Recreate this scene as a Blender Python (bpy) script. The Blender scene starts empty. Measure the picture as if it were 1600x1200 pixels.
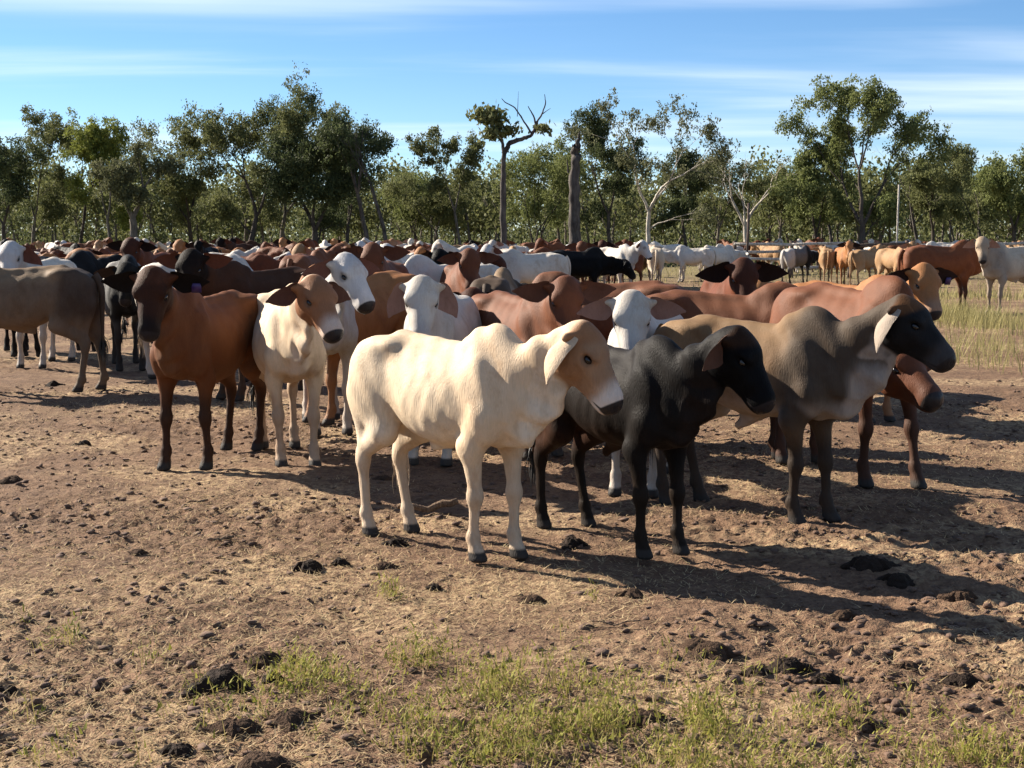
import bpy, math, random
import numpy as np
from mathutils import Vector, Matrix

# ------------------------------------------------------------------ camera, sky, sun, exposure
scene = bpy.context.scene
COL = scene.collection
CAM_H = 1.67; FPX = 2300.0; PITCH = math.atan(230 / FPX)      # photograph is 1600 px wide, horizon at row 370
cam = bpy.data.cameras.new('camera'); cam_o = bpy.data.objects.new('camera', cam); COL.objects.link(cam_o)
cam.sensor_width = 36; cam.lens = FPX / 1600 * 36; cam.clip_start = .1; cam.clip_end = 9000
cam_o.location = (0, 0, CAM_H); cam_o.rotation_euler = (math.pi / 2 - PITCH, 0, 0)
scene.camera = cam_o

SUN_AZ = math.radians(-60); SUN_EL = math.radians(29)          # from straight ahead, negative = left
sun_dir = Vector((math.sin(SUN_AZ) * math.cos(SUN_EL), math.cos(SUN_AZ) * math.cos(SUN_EL), math.sin(SUN_EL)))
sun = bpy.data.lights.new('sun', 'SUN'); sun.energy = 5.0; sun.angle = math.radians(.5); sun.color = (1, .90, .76)
sun_o = bpy.data.objects.new('sun', sun); COL.objects.link(sun_o)
sun_o.rotation_euler = sun_dir.to_track_quat('Z', 'Y').to_euler(); sun_o.location = (-20, 10, 30)

world = bpy.data.worlds.new('World'); scene.world = world; world.use_nodes = True
wt = world.node_tree; wt.nodes.clear()
def wn(typ, ins=None, **kw):
    nd = wt.nodes.new(typ)
    for k, v in kw.items(): setattr(nd, k, v)
    for k, v in (ins or {}).items():
        if isinstance(v, bpy.types.NodeSocket): wt.links.new(v, nd.inputs[k])
        else: nd.inputs[k].default_value = v
    return nd
sky = wn('ShaderNodeTexSky', sky_type='NISHITA', sun_disc=False)
sky.sun_elevation = SUN_EL; sky.sun_rotation = SUN_AZ; sky.air_density = .7; sky.dust_density = 0.0; sky.ozone_density = 3.5; sky.altitude = 0
gen = wn('ShaderNodeTexCoord').outputs['Generated']
sep = wn('ShaderNodeSeparateXYZ', {0: gen})
def wm(op, a, b=0.0, clamp=False):
    nd = wn('ShaderNodeMath', {0: a, 1: b}, operation=op); nd.use_clamp = clamp; return nd.outputs[0]
zz = wm('ADD', wm('MAXIMUM', sep.outputs[2], 0.0), .06)
pp = wn('ShaderNodeCombineXYZ', {0: wm('DIVIDE', sep.outputs[0], zz), 1: wm('DIVIDE', sep.outputs[1], zz), 2: 0.0}).outputs[0]
m1 = wn('ShaderNodeMapping', {'Vector': pp, 'Scale': (.22, .75, 1), 'Rotation': (0, 0, math.radians(36)), 'Location': (3.1, 1.7, 0)}).outputs[0]
big = wn('ShaderNodeTexNoise', {'Vector': m1, 'Scale': 1.0, 'Detail': 5, 'Roughness': .5, 'Distortion': .5}).outputs['Fac']
m2 = wn('ShaderNodeMapping', {'Vector': pp, 'Scale': (.26, .95, 1), 'Rotation': (0, 0, math.radians(46)), 'Location': (2.4, 1.2, 0)}).outputs[0]
fine = wn('ShaderNodeTexNoise', {'Vector': m2, 'Scale': 1.0, 'Detail': 6, 'Roughness': .52, 'Distortion': .8}).outputs['Fac']
cl = wm('ADD', wm('MULTIPLY', big, .60), wm('MULTIPLY', fine, .40))
cl = wn('ShaderNodeMapRange', {'Value': cl, 'From Min': .43, 'From Max': .70, 'To Min': 0.0, 'To Max': .66}, interpolation_type='SMOOTHSTEP').outputs[0]
mixc = wn('ShaderNodeMix', data_type='RGBA'); wt.links.new(cl, mixc.inputs[0]); hs = wn('ShaderNodeHueSaturation', {'Saturation': 1.12, 'Color': sky.outputs[0]}); wt.links.new(hs.outputs[0], mixc.inputs[6])
mixc.inputs[7].default_value = (7.6, 8.4, 9.4, 1)
bg = wn('ShaderNodeBackground', {'Color': mixc.outputs[2], 'Strength': .05})
wo = wn('ShaderNodeOutputWorld', {0: bg.outputs[0]})
scene.view_settings.view_transform = 'Standard'; scene.view_settings.look = 'None'
scene.view_settings.exposure = 1.6; scene.view_settings.gamma = 1; scene.view_settings.use_curve_mapping = False
scene.render.engine = 'CYCLES'; cy = scene.cycles; cy.max_bounces = 5; cy.diffuse_bounces = 2; cy.glossy_bounces = 2; cy.transmission_bounces = 2; cy.use_light_tree = False; cy.caustics_reflective = cy.caustics_refractive = False
scene.render.resolution_x = 1024; scene.render.resolution_y = 768

# ------------------------------------------------------------------ helpers
CP, SP = math.cos(PITCH), math.sin(PITCH)
def spot(u, Y):
    """world x of image column u at forward distance Y (ground)"""
    return (u - 800) / FPX * (Y * CP + CAM_H * SP) 
def ground(u, v):
    """ground point seen at photograph pixel (u, v)"""
    a = (v - 600) / FPX; dz = -a * CP - SP; dy = CP - a * SP; t = -CAM_H / dz
    return (u - 800) / FPX * t, dy * t
def tag(o, label=None, cat=None, group=None, kind=None):
    if label: o['label'] = label
    if cat: o['category'] = cat
    if group: o['group'] = group
    if kind: o['kind'] = kind
    return o
def link(name, data, parent=None, mat=None):
    o = bpy.data.objects.new(name, data); COL.objects.link(o)
    if parent is not None: o.parent = parent
    if mat is not None: data.materials.append(mat)
    return o
# ------------------------------------------------------------------ material helpers
class NT:
    def __init__(s, name, tree=None):
        if tree is None:
            s.m = bpy.data.materials.new(name); s.m.use_nodes = True; tree = s.m.node_tree
        s.t = tree; tree.nodes.clear()
    def n(s, typ, ins=None, **kw):
        nd = s.t.nodes.new(typ)
        for k, v in kw.items(): setattr(nd, k, v)
        for k, v in (ins or {}).items():
            if isinstance(v, bpy.types.NodeSocket): s.t.links.new(v, nd.inputs[k])
            else: nd.inputs[k].default_value = v
        return nd
    def math(s, op, a, b=0.0, c=0.0, clamp=False):
        nd = s.n('ShaderNodeMath', {0: a, 1: b, 2: c}, operation=op); nd.use_clamp = clamp; return nd.outputs[0]
    def noise(s, vec, scale, detail=3, rough=.55, **kw):
        return s.n('ShaderNodeTexNoise', {'Vector': vec, 'Scale': scale, 'Detail': detail, 'Roughness': rough}, **kw).outputs['Fac']
    def mapr(s, v, a, b, c=0.0, d=1.0, kind='SMOOTHSTEP'):
        return s.n('ShaderNodeMapRange', {'Value': v, 'From Min': a, 'From Max': b, 'To Min': c, 'To Max': d}, interpolation_type=kind).outputs[0]
    def mix(s, f, a, b, blend='MIX'):
        nd = s.n('ShaderNodeMix', data_type='RGBA', blend_type=blend)
        for i, v in ((0, f), (6, a), (7, b)):
            if isinstance(v, bpy.types.NodeSocket): s.t.links.new(v, nd.inputs[i])
            else: nd.inputs[i].default_value = (*v, 1) if isinstance(v, tuple) and len(v) == 3 else v
        return nd.outputs[2]
    def scaled(s, vec, sc):
        return s.n('ShaderNodeMapping', {'Vector': vec, 'Scale': sc}).outputs[0]
    def out(s, shader, disp=None):
        o = s.n('ShaderNodeOutputMaterial'); s.t.links.new(shader, o.inputs[0])
        return s.m
    def bsdf(s, col, rough=.7, bump=None, strength=.4, dist=.01, **kw):
        ins = {'Base Color': (*col, 1) if isinstance(col, tuple) else col, 'Roughness': rough}
        ins.update(kw)
        if bump is not None:
            ins['Normal'] = s.n('ShaderNodeBump', {'Height': bump, 'Strength': strength, 'Distance': dist}).outputs[0]
        return s.n('ShaderNodeBsdfPrincipled', ins).outputs[0]

def coat(name, base, layers=(), dust=.25, gloss=.55, var=.27, spec=.14, hoofc=(.035, .03, .027)):
    """hide of one colouring: layers = (mask, colour, strength, softness)"""
    t = NT('coat_' + name)
    oc = t.n('ShaderNodeTexCoord').outputs['Object']
    xyz = []
    for i in range(5):
        a = t.n('ShaderNodeAttribute', attribute_name='mask%d' % i).outputs['Vector']
        sp = t.n('ShaderNodeSeparateXYZ', {0: a}); xyz += [sp.outputs[k] for k in range(3)]
    mask = dict(zip(MASKS, xyz))
    big = t.noise(oc, 5, 2, .6); fine = t.noise(t.scaled(oc, (115, 140, 13)), 1.3, 2, .6); mid = t.noise(t.scaled(oc, (14, 20, 5)), 1.5, 2, .6)
    def edge(mk, strength, soft):
        v = t.math('ADD', mask[mk], t.math('MULTIPLY', t.math('SUBTRACT', t.math('ADD', t.math('MULTIPLY', big, .7), t.math('MULTIPLY', mid, .3)), .5), .34 * soft + .10))
        v = t.math('MULTIPLY', t.mapr(v, .5 - .45 * soft, .5 + .45 * soft), strength)
        return t.math('MULTIPLY', v, t.mapr(mask[mk], .0, .12))
    col = (*base, 1)
    c = t.n('ShaderNodeRGB'); c.outputs[0].default_value = col; col = c.outputs[0]
    hard = []
    for L in layers:
        mk, cc, st, so = L
        if mk in ('ear_in', 'eye_ring', 'nose', 'muzzle', 'ear', 'poll'): hard.append(L); continue
        col = t.mix(edge(mk, st, so), col, cc)
    for mk, cc, st, so in hard: col = t.mix(edge(mk, st, so), col, cc)
    col = t.mix(t.math('MULTIPLY', t.mapr(mask['leg'], .3, 1.0), t.math('MULTIPLY', big, dust * 1.6)), col, (.16, .105, .07))
    # hair streaks, stains
    st = t.noise(t.scaled(oc, (3.5, 5, 2.6)), 1.4, 4, .7)
    col = t.mix(t.math('MULTIPLY', t.mapr(st, .48, .72), .55), col, t.mix(1.0, col, (.66, .54, .44), 'MULTIPLY'))
    k = t.math('ADD', 1 - var * 1.1, t.math('MULTIPLY', t.math('ADD', t.math('MULTIPLY', fine, .65), t.math('MULTIPLY', mid, .55)), var * 1.9))
    col = t.mix(1.0, col, t.n('ShaderNodeCombineColor', {0: k, 1: k, 2: k}).outputs[0], 'MULTIPLY')
    col = t.mix(mask['hoof'], col, hoofc)
    col = t.mix(edge('nose', 1, .55), col, (.024, .020, .020))
    h = t.math('ADD', t.math('MULTIPLY', fine, .9), t.math('MULTIPLY', mid, .12))
    ro = t.math('SUBTRACT', gloss + .1, t.math('MULTIPLY', mask['nose'], .32))
    sh = t.bsdf(col, ro, h, .5, .008, **{'Specular IOR Level': spec})
    return t.out(sh)
# ------------------------------------------------------------------ cattle
def nrm(v):
    v = np.asarray(v, float); return v / (np.linalg.norm(v) + 1e-12)
def sstep(a, b, x):
    t = np.clip((x - a) / (b - a), 0, 1); return t * t * (3 - 2 * t)
def smin(a, b, k):
    h = np.maximum(k - np.abs(a - b), 0) / k
    return np.minimum(a, b) - h * h * k * .25
def ecap(P, A, B, ra, rb, up=(0, 0, 1)):
    """tapered capsule with elliptical section; ra, rb = (side, up) radii"""
    A = np.asarray(A, float); B = np.asarray(B, float)
    ax = B - A; L = np.linalg.norm(ax) + 1e-9; ax = ax / L; A = A.astype(np.float32)
    side = np.cross(up, ax)
    if np.linalg.norm(side) < 1e-3: side = np.cross((1, 0, 0.01), ax)
    side = nrm(side); u = np.cross(ax, side); ax, side, u = (q_.astype(np.float32) for q_ in (ax, side, u))
    q = P - A
    al = q @ ax; t = np.clip(al / L, 0, 1); e = al - t * L
    rs = ra[0] + (rb[0] - ra[0]) * t; ru = ra[1] + (rb[1] - ra[1]) * t
    re = .5 * (rs + ru)
    s = q @ side; v = q @ u
    k0 = np.sqrt((s / rs) ** 2 + (v / ru) ** 2 + (e / re) ** 2)
    k1 = np.sqrt((s / rs ** 2) ** 2 + (v / ru ** 2) ** 2 + (e / re ** 2) ** 2) + 1e-9
    return np.where(k0 < .5, (k0 - 1) * np.minimum(rs, ru), k0 * (k0 - 1) / k1)
def ellip(P, c, r):
    r = np.asarray(r, np.float32); q = (P - np.asarray(c, np.float32))
    k0 = np.sqrt(((q / r) ** 2).sum(-1)); k1 = np.sqrt(((q / r ** 2) ** 2).sum(-1)) + 1e-9
    return np.where(k0 < .5, (k0 - 1) * r.min(), k0 * (k0 - 1) / k1)

class Field:
    def __init__(s, lo, hi, h):
        s.h = h; s.lo = np.asarray(lo, float)
        n = np.ceil((np.asarray(hi) - s.lo) / h).astype(int) + 1
        s.n = n; s.D = np.full(n, 9.0, np.float32)
    def sub(s, lo, hi):
        a = np.clip(np.floor((np.asarray(lo) - s.lo) / s.h).astype(int), 0, s.n - 1)
        b = np.clip(np.ceil((np.asarray(hi) - s.lo) / s.h).astype(int) + 1, 1, s.n)
        sl = tuple(slice(i, j) for i, j in zip(a, b))
        g = [s.lo[i] + s.h * np.arange(a[i], b[i]) for i in range(3)]
        return sl, np.stack(np.meshgrid(*g, indexing='ij'), -1).astype(np.float32)
    def add(s, fn, lo, hi, k, neg=False):
        m = k + 2 * s.h
        sl, P = s.sub(np.asarray(lo) - m, np.asarray(hi) + m)
        if 0 in P.shape: return
        d = fn(P).astype(np.float32)
        if neg: s.D[sl] = -smin(-s.D[sl], d, k)
        else: s.D[sl] = smin(s.D[sl], d, k)
    def cap(s, A, B, ra, rb, k=.03, up=(0, 0, 1)):
        if np.isscalar(ra): ra = (ra, ra)
        if np.isscalar(rb): rb = (rb, rb)
        R = max(*ra, *rb)
        s.add(lambda P: ecap(P, A, B, ra, rb, up), np.minimum(A, B) - R, np.maximum(A, B) + R, k)
    def ell(s, c, r, k=.03, neg=False):
        s.add(lambda P: ellip(P, c, r), np.asarray(c) - r, np.asarray(c) + r, k, neg)

def surface_net(F):
    D = F.D; S = D < 0
    cs = np.zeros(np.array(D.shape) - 1, np.int8)
    nx, ny, nz = cs.shape
    for i in (0, 1):
        for j in (0, 1):
            for k in (0, 1):
                cs += S[i:i + nx, j:j + ny, k:k + nz]
    act = np.argwhere((cs > 0) & (cs < 8))
    idx = np.full(cs.shape, -1, np.int64); idx[tuple(act.T)] = np.arange(len(act))
    pos = np.zeros((len(act), 3)); cnt = np.zeros(len(act))
    cor = [(i, j, k) for i in (0, 1) for j in (0, 1) for k in (0, 1)]
    val = {c: D[act[:, 0] + c[0], act[:, 1] + c[1], act[:, 2] + c[2]] for c in cor}
    for c in cor:
        for ax in range(3):
            if c[ax]: continue
            c2 = list(c); c2[ax] = 1; c2 = tuple(c2)
            a, b = val[c], val[c2]; m = (a < 0) != (b < 0)
            t = np.where(m, a / np.where(m, a - b, 1), 0)
            p = np.tile(np.array(c, float), (len(act), 1)); p[:, ax] += t
            pos += p * m[:, None]; cnt += m
    V = F.lo + F.h * (act + pos / cnt[:, None])
    quads = []
    for ax in range(3):
        sl0 = [slice(1, -1)] * 3; sl1 = [slice(1, -1)] * 3
        sl0[ax] = slice(0, -1); sl1[ax] = slice(1, None)
        a = S[tuple(sl0)]; b = S[tuple(sl1)]
        e = np.argwhere(a != b); s = a[tuple(e.T)]
        off = np.ones(3, int); off[ax] = 0
        g = e + off
        u, v = (ax + 1) % 3, (ax + 2) % 3
        def at(du, dv):
            q = g.copy(); q[:, u] -= du; q[:, v] -= dv
            return idx[q[:, 0], q[:, 1], q[:, 2]]
        q = np.stack([at(0, 0), at(1, 0), at(1, 1), at(0, 1)], 1)
        q[~s] = q[~s][:, ::-1]
        quads.append(q)
    Q = np.concatenate(quads); Q = Q[(Q >= 0).all(1)]
    return V, Q
def relax(V, Q, it=2, w=.5):
    for _ in range(it):
        acc = np.zeros_like(V); c = np.zeros(len(V))
        for a, b in ((0, 1), (1, 2), (2, 3), (3, 0)):
            for i, j in ((a, b), (b, a)):
                for d in range(3): acc[:, d] += np.bincount(Q[:, i], V[Q[:, j], d], len(V))
                c += np.bincount(Q[:, i], minlength=len(V))
        V = V + w * (acc / np.maximum(c, 1)[:, None] - V)
    return V

ST = np.array([  # x, top, bottom, half width
    (-.715, .985, .85, .050), (-.68, 1.04, .77, .105), (-.62, 1.095, .70, .155), (-.53, 1.14, .66, .188),
    (-.42, 1.155, .655, .194), (-.28, 1.14, .635, .202), (-.10, 1.11, .600, .220), (.08, 1.10, .582, .226),
    (.24, 1.105, .600, .204), (.38, 1.112, .632, .164), (.48, 1.075, .670, .136), (.57, 1.01, .70, .112),
    (.62, .955, .745, .085), (.655, .90, .79, .06)])
XD = np.linspace(ST[0, 0], ST[-1, 0], 240)
def smooth_curve(xs, ys):
    y = np.interp(XD, xs, ys); ker = np.hanning(25); ker /= ker.sum()
    yp = np.concatenate([np.full(12, y[0]), y, np.full(12, y[-1])]) + 0.0
    return np.convolve(yp, ker, 'valid')

def axis_dir(yaw, pitch):
    return np.array([math.cos(pitch) * math.cos(yaw), math.cos(pitch) * math.sin(yaw), math.sin(pitch)])

def cow_geometry(h=.016, neck=(0, 35), head=(0, 52, 0), legs=None, ear=(12, 20, 1.0), belly=1.0, hump=1.0, thin=.35,
                 dewlap=1.0, sheath=.45, tail=(0, 0), seed=0, leg_len=1.0, mouth=0):
    """returns vertices, faces, mask arrays and anchors; nose towards +x, ground at z = 0"""
    R = math.radians; rng = np.random.RandomState(seed)
    legs = legs or [(0, 0)] * 4      # hoof shifts (x, y): front left, front right, hind left, hind right
    ny, npi = R(neck[0]), R(neck[1]); hy, hp, hr = (R(a) for a in head)
    N0 = np.array([.45, 0, .935]); Ln = .52
    N1 = N0 + .5 * Ln * axis_dir(ny * .55, npi * .9 + .02); N2 = N1 + .5 * Ln * axis_dir(ny * 1.25, npi)
    f = axis_dir(hy, -hp); l0 = np.array([-math.sin(hy), math.cos(hy), 0]); u0 = np.cross(f, l0)
    l = l0 * math.cos(hr) + u0 * math.sin(hr); u = np.cross(f, l)
    M = np.stack([f, l, u], 1)       # head local -> cow
    O = N2 + .045 * u; HS = np.array([.95, 1.16, 1.05])
    H = lambda x, y, z: O + M @ (HS * np.array([x, y, z]))
    lo = np.array([-.82, -.36, -.02]); hi = np.array([.80, .36, 1.30])
    for p in (H(.55, .2, .12), H(.55, -.2, .12), H(.5, .1, -.25), H(-.1, -.15, .15), H(.1, .15, .15), H(0, 0, .2)):
        lo = np.minimum(lo, p - .05); hi = np.maximum(hi, p + .05)
    F = Field(lo, hi, h)
    zt = smooth_curve(ST[:, 0], ST[:, 1]); zb = smooth_curve(ST[:, 0], ST[:, 2]); w = smooth_curve(ST[:, 0], ST[:, 3])
    bel = np.exp(-((XD - .0) / .26) ** 2)
    zb = zb - bel * .06 * (belly - 1) * 2; w = w * (1 + bel * .22 * (belly - 1)) * (1 - .10 * thin)
    def torso(P):
        x = P[..., 0]; xc = np.clip(x, XD[0], XD[-1])
        T = np.interp(xc, XD, zt); Bm = np.interp(xc, XD, zb); W = np.interp(xc, XD, w)
        zc = .5 * (T + Bm); rz = .5 * (T - Bm)
        v = (P[..., 2] - zc) / rz
        W = W * (1 - .13 * np.clip(v, -1, 1.4) - .05 * np.clip(v, 0, 1) ** 2 * 2)
        s = np.abs(P[..., 1]) / W
        k = (s ** 2.15 + np.abs(v) ** 2.15) ** (1 / 2.15)
        d = (k - 1) * np.minimum(W, rz)
        # ribs and fossa in front of the hip
        rib = np.sin((x - .32 * (P[..., 2] - .8)) * 62) * np.exp(-((x - .05) / .2) ** 2) * np.exp(-((P[..., 2] - .83) / .16) ** 2)
        d = d + (.0016 + .0032 * thin) * rib
        fos = np.exp(-((x + .25) / .095) ** 2 - ((P[..., 2] - .99) / .085) ** 2)
        d = d + .016 * max(thin - .15, 0) * fos
        flank = np.exp(-((x + .30) / .09) ** 2 - ((P[..., 2] - .68) / .10) ** 2)
        d = d + .025 * flank
        ex = np.abs(x - xc)
        return np.sqrt(np.maximum(d, 0) ** 2 + ex ** 2) * (ex > 0) + d * (ex == 0)
    F.add(torso, (-.78, -.34, .46), (.78, .34, 1.2), .02)
    # spine, hump, hooks, pins, rump
    F.cap((-.40, 0, 1.135), (.25, 0, 1.098), (.03, .022), (.03, .022), .06)
    F.ell((.385, 0, 1.105), (.165, .068, .125 * hump), .10)
    F.ell((.31, 0, 1.11), (.12, .06, .075 * hump), .08)
    for s in (1, -1):
        F.ell((-.395, s * .128, 1.09), (.075, .042, .028), .09)
        F.ell((-.66, s * .072, 1.015), (.045, .028, .035), .05)
        F.ell((-.52, s * .115, .93), (.185, .105, .20), .06)
        F.ell((-.56, s * .115, .78), (.13, .098, .17), .06)
    # neck
    hb = H(.045, 0, -.085)
    F.cap(N0 - (.05, 0, .0), N1 - (0, 0, .02), (.092, .172), (.066, .110), .08)
    F.cap(N1 - (0, 0, .02), hb, (.066, .108), (.060, .088), .055)
    F.cap(N1 + (0, 0, .04), H(.0, 0, -.04), (.05, .05), (.05, .05), .07)
    # dewlap: a thin curtain from throat to brisket
    thr = H(.13, 0, -.155); mid = .55 * thr + .45 * np.array([.59, 0, .80]) + np.array([-.015, 0, -.05])
    bri = np.array([.55, 0, .745]); low = np.array([.42, 0, .66])
    fold = lambda P: P + np.stack([0 * P[..., 0], .010 * np.sin(P[..., 2] * 38 + P[..., 0] * 20 + seed), 0 * P[..., 0]], -1)
    for A, B, ra, rb in ((thr, mid, (.022, .045), (.024, .085 * dewlap)), (mid, bri, (.026, .085 * dewlap), (.038, .11 * dewlap)),
                         (bri, low, (.045, .10 * dewlap), (.05, .06))):
        F.add(lambda P, A=A, B=B, ra=ra, rb=rb: ecap(fold(P), A, B, ra, rb, (-.5, 0, .8)),
              np.minimum(A, B) - .14, np.maximum(A, B) + .14, .07)
    if sheath > 0:
        F.cap((.0, 0, .605), (-.13, 0, .585 - .07 * sheath), (.025, .05), (.018, .03), .06)
    # ---- legs
    bones = []
    for i, s in ((0, 1), (1, -1)):
        dx, dy = legs[i]; q = lambda x, y, z, t: np.array([x + dx * t, s * y + dy * t, z * leg_len if z < .55 else z])
        F.ell((.375, s * .120, .86), (.108, .054, .20), .06)
        F.cap((.31, s * .085, 1.07), (.44, s * .146, .77), (.024, .022), (.034, .03), .05)
        F.ell((.435, s * .115, .74), (.085, .066, .11), .06)
        E, K, FT, PA = q(.345, .138, .60, .10), q(.375, .122, .345, .55), q(.372, .118, .125, .97), q(.392, .118, .06, 1)
        F.cap((.435, s * .122, .76), E, (.064, .078), (.048, .068), .05, (1, 0, 0))
        F.ell(E + (-.045, 0, .0), (.04, .035, .045), .05)
        F.cap(E, K + (0, 0, .035), (.050, .068), (.033, .038), .045, (1, 0, 0))
        F.ell(K, (.046, .042, .054), .028)
        F.cap(K, FT, (.029, .032), (.025, .029), .035, (1, 0, 0))
        F.ell(FT + (-.006, 0, 0), (.038, .036, .040), .022)
        F.cap(FT, PA, (.027, .029), (.036, .038), .025)
        F.cap(PA + (.0, 0, -.006), PA + (.018, 0, -.05), (.040, .043), (.047, .058), .012, (1, 0, 0))
        F.ell(FT + (-.035, .0, -.022), (.014, .02, .018), .012)
        bones += [(E, K), (K, FT), (FT, PA)]
    for i, s in ((2, 1), (3, -1)):
        dx, dy = legs[i]; q = lambda x, y, z, t: np.array([x + dx * t, s * y + dy * t, z * leg_len if z < .5 else z])
        ST_, HK, FT, PA = q(-.385, .145, .625, .06), q(-.625, .112, .445, .5), q(-.575, .112, .128, .97), q(-.552, .112, .06, 1)
        F.cap((-.49, s * .13, .86), ST_, (.085, .165), (.070, .085), .07, (1, 0, 0))
        F.cap((-.62, s * .105, .80), HK + (.03, 0, .10), (.06, .085), (.036, .055), .07, (1, 0, 0))
        F.cap(ST_, HK + (.025, 0, .03), (.058, .080), (.029, .040), .045, (1, 0, 0))
        F.ell(HK + (-.018, 0, .028), (.026, .024, .04), .03)
        F.ell(HK + (.012, 0, -.012), (.042, .036, .055), .035)
        F.cap(HK + (.005, 0, -.03), FT, (.029, .037), (.025, .031), .035, (1, 0, 0))
        F.ell(FT + (-.006, 0, 0), (.038, .036, .040), .022)
        F.cap(FT, PA, (.027, .029), (.036, .038), .025)
        F.cap(PA + (.0, 0, -.006), PA + (.016, 0, -.05), (.040, .042), (.046, .057), .012, (1, 0, 0))
        F.ell(FT + (-.036, .0, -.022), (.014, .02, .018), .012)
        bones += [(ST_, HK), (HK, FT), (FT, PA)]
    # ---- head, modelled in its own frame
    hl = np.array([H(x, y, z) for x in (-.12, .53) for y in (-.15, .15) for z in (-.23, .12)])
    sl, P = F.sub(hl.min(0), hl.max(0)); q = (((P - O) @ M) / HS).astype(np.float32)
    dh = ellip(q, (.085, 0, -.038), (.122, .083, .090))                                  # skull
    ad = lambda d, k: smin(dh, d, k)
    dh = ad(ecap(q, (.10, 0, -.045), (.37, 0, -.074), (.078, .088), (.050, .054)), .04)     # face
    dh = ad(ecap(q, (.010, 0, .016), (.13, 0, .018), (.055, .034), (.066, .030)), .05)       # poll and forehead
    dh = ad(ecap(q, (.085, 0, -.150), (.35, 0, -.122), (.050, .062), (.032, .032)), .05)     # jaw
    dh = ad(ecap(q, (.14, 0, .0), (.38, 0, -.036), (.040, .028), (.034, .022)), .05)        # bridge of the nose
    dh = ad(ellip(q, (.415, 0, -.078), (.054, .055, .051)), .04)                           # muzzle
    dh = ad(ellip(q, (.388, 0, -.122), (.056, .041, .028)), .03)                           # chin
    for s in (1, -1):
        dh = ad(ellip(q, (.105, s * .052, -.115), (.085, .034, .078)), .05)               # cheek
        dh = ad(ellip(q, (.155, s * .078, .002), (.044, .021, .019)), .035)               # brow
        dh = ad(ecap(q, (.17, s * .066, -.055), (.29, s * .046, -.075), (.016, .02), (.012, .016)), .04)
        dh = ad(ecap(q, (.03, s * .075, -.03), (.015, s * .115, -.035), (.030, .034), (.022, .028)), .04)   # ear root
        e = ellip(q, (.168, s * .086, -.022), (.028, .020, .018)); dh = -smin(-dh, e, .012)                  # eye socket
        e = ellip(q, (.464, s * .036, -.062), (.022, .015, .013)); dh = -smin(-dh, e, .012)                  # nostril
    F.D[sl] = smin(F.D[sl], (dh * 1.2).astype(np.float32), .04)
    # feet are flat
    sl, P = F.sub(lo, (hi[0], hi[1], .04)); F.D[sl] = np.maximum(F.D[sl], -P[..., 2].astype(np.float32) + .001)
    # skin folds on the neck
    V, Q = surface_net(F)
    V = relax(V, Q, 3, .5)
    nv = N2 - N0; tn = np.clip(((V - N0) @ nv) / (nv @ nv), -.3, 1.2)
    qh = ((V - O) @ M) / HS
    inh = sstep(.05, -.03, np.maximum(np.maximum(-qh[:, 0] - .04, qh[:, 0] - .60), np.maximum(np.abs(qh[:, 1]) - .15, np.maximum(-qh[:, 2] - .205, qh[:, 2] - .14)))) * sstep(-.05, .06, qh[:, 0] + .30 * (qh[:, 2] + .05))
    dl = np.full(len(V), 9.0)
    for A, B in bones:
        ax = B - A; t = np.clip(((V - A) @ ax) / (ax @ ax), 0, 1); dl = np.minimum(dl, np.linalg.norm(V - A - t[:, None] * ax, axis=1))
    z = V[:, 2]; x = V[:, 0]
    leg = sstep(.11, .06, dl) * (1 - sstep(.32, .68, z)) * (1 - inh); leg = np.maximum(leg, (1 - sstep(.3, .45, z)) * (1 - inh) * (dl < .15))
    # ---- fine waviness of hide
    wob = .0022 * np.sin(x * 23 + seed) * np.sin(z * 19 + 1.3 * seed) + .0016 * np.sin(x * 47 + z * 31 + 2 * seed)
    fold = .0055 * np.sin((tn * 19 + V[:, 2] * 2.5 + .6 * np.sin(V[:, 2] * 9 + seed))) * sstep(-.25, .05, tn) * (1 - sstep(.7, 1.0, tn)) * (1 - inh) * (z > .75)
    # vertex normals
    fn = np.cross(V[Q[:, 2]] - V[Q[:, 0]], V[Q[:, 3]] - V[Q[:, 1]])
    Nn = np.zeros_like(V)
    for c in range(4):
        for d in range(3): Nn[:, d] += np.bincount(Q[:, c], fn[:, d], len(V))
    Nn /= np.linalg.norm(Nn, axis=1)[:, None] + 1e-12
    V = V + Nn * ((wob * (1 - inh) * (1 - leg) * (dl > .06)) + fold)[:, None]
    front = np.maximum(sstep(.12, .42, x - .25 * (z - 1.0)), sstep(-.2, .2, tn) * (x > .4)) * (1 - leg)
    front = np.maximum(front, inh)
    onbody = (1 - leg) * (1 - inh)
    bellym = onbody * sstep(.80, .56, z) * (x < .62) * (1 - sstep(.2, .35, x) * sstep(.16, .09, dl))
    dew = onbody * sstep(.055, .035, np.abs(V[:, 1])) * sstep(.0, .1, x - .45) * sstep(-.2, -.5, Nn[:, 2] - .6 * np.abs(Nn[:, 0])) 
    bellym = np.maximum(bellym, np.maximum(dew, onbody * sstep(.42, .58, x) * sstep(.085, .03, np.abs(V[:, 1])) * sstep(N1[2] - .05, N1[2] - .25, z)))
    muz = inh * sstep(.24, .42, qh[:, 0])
    nose = inh * sstep(.395, .425, qh[:, 0] - .25 * (qh[:, 2] + .085)) * sstep(-.140, -.115, qh[:, 2])
    lip = inh * sstep(.33, .36, qh[:, 0]) * sstep(.009, .002, np.abs(qh[:, 2] + .120 - .25 * (qh[:, 0] - .40))) * sstep(.02, .03, np.abs(qh[:, 1])); nose = np.maximum(nose, .75 * lip)
    hoof = sstep(.062, .050, z) * (dl < .14)
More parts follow.
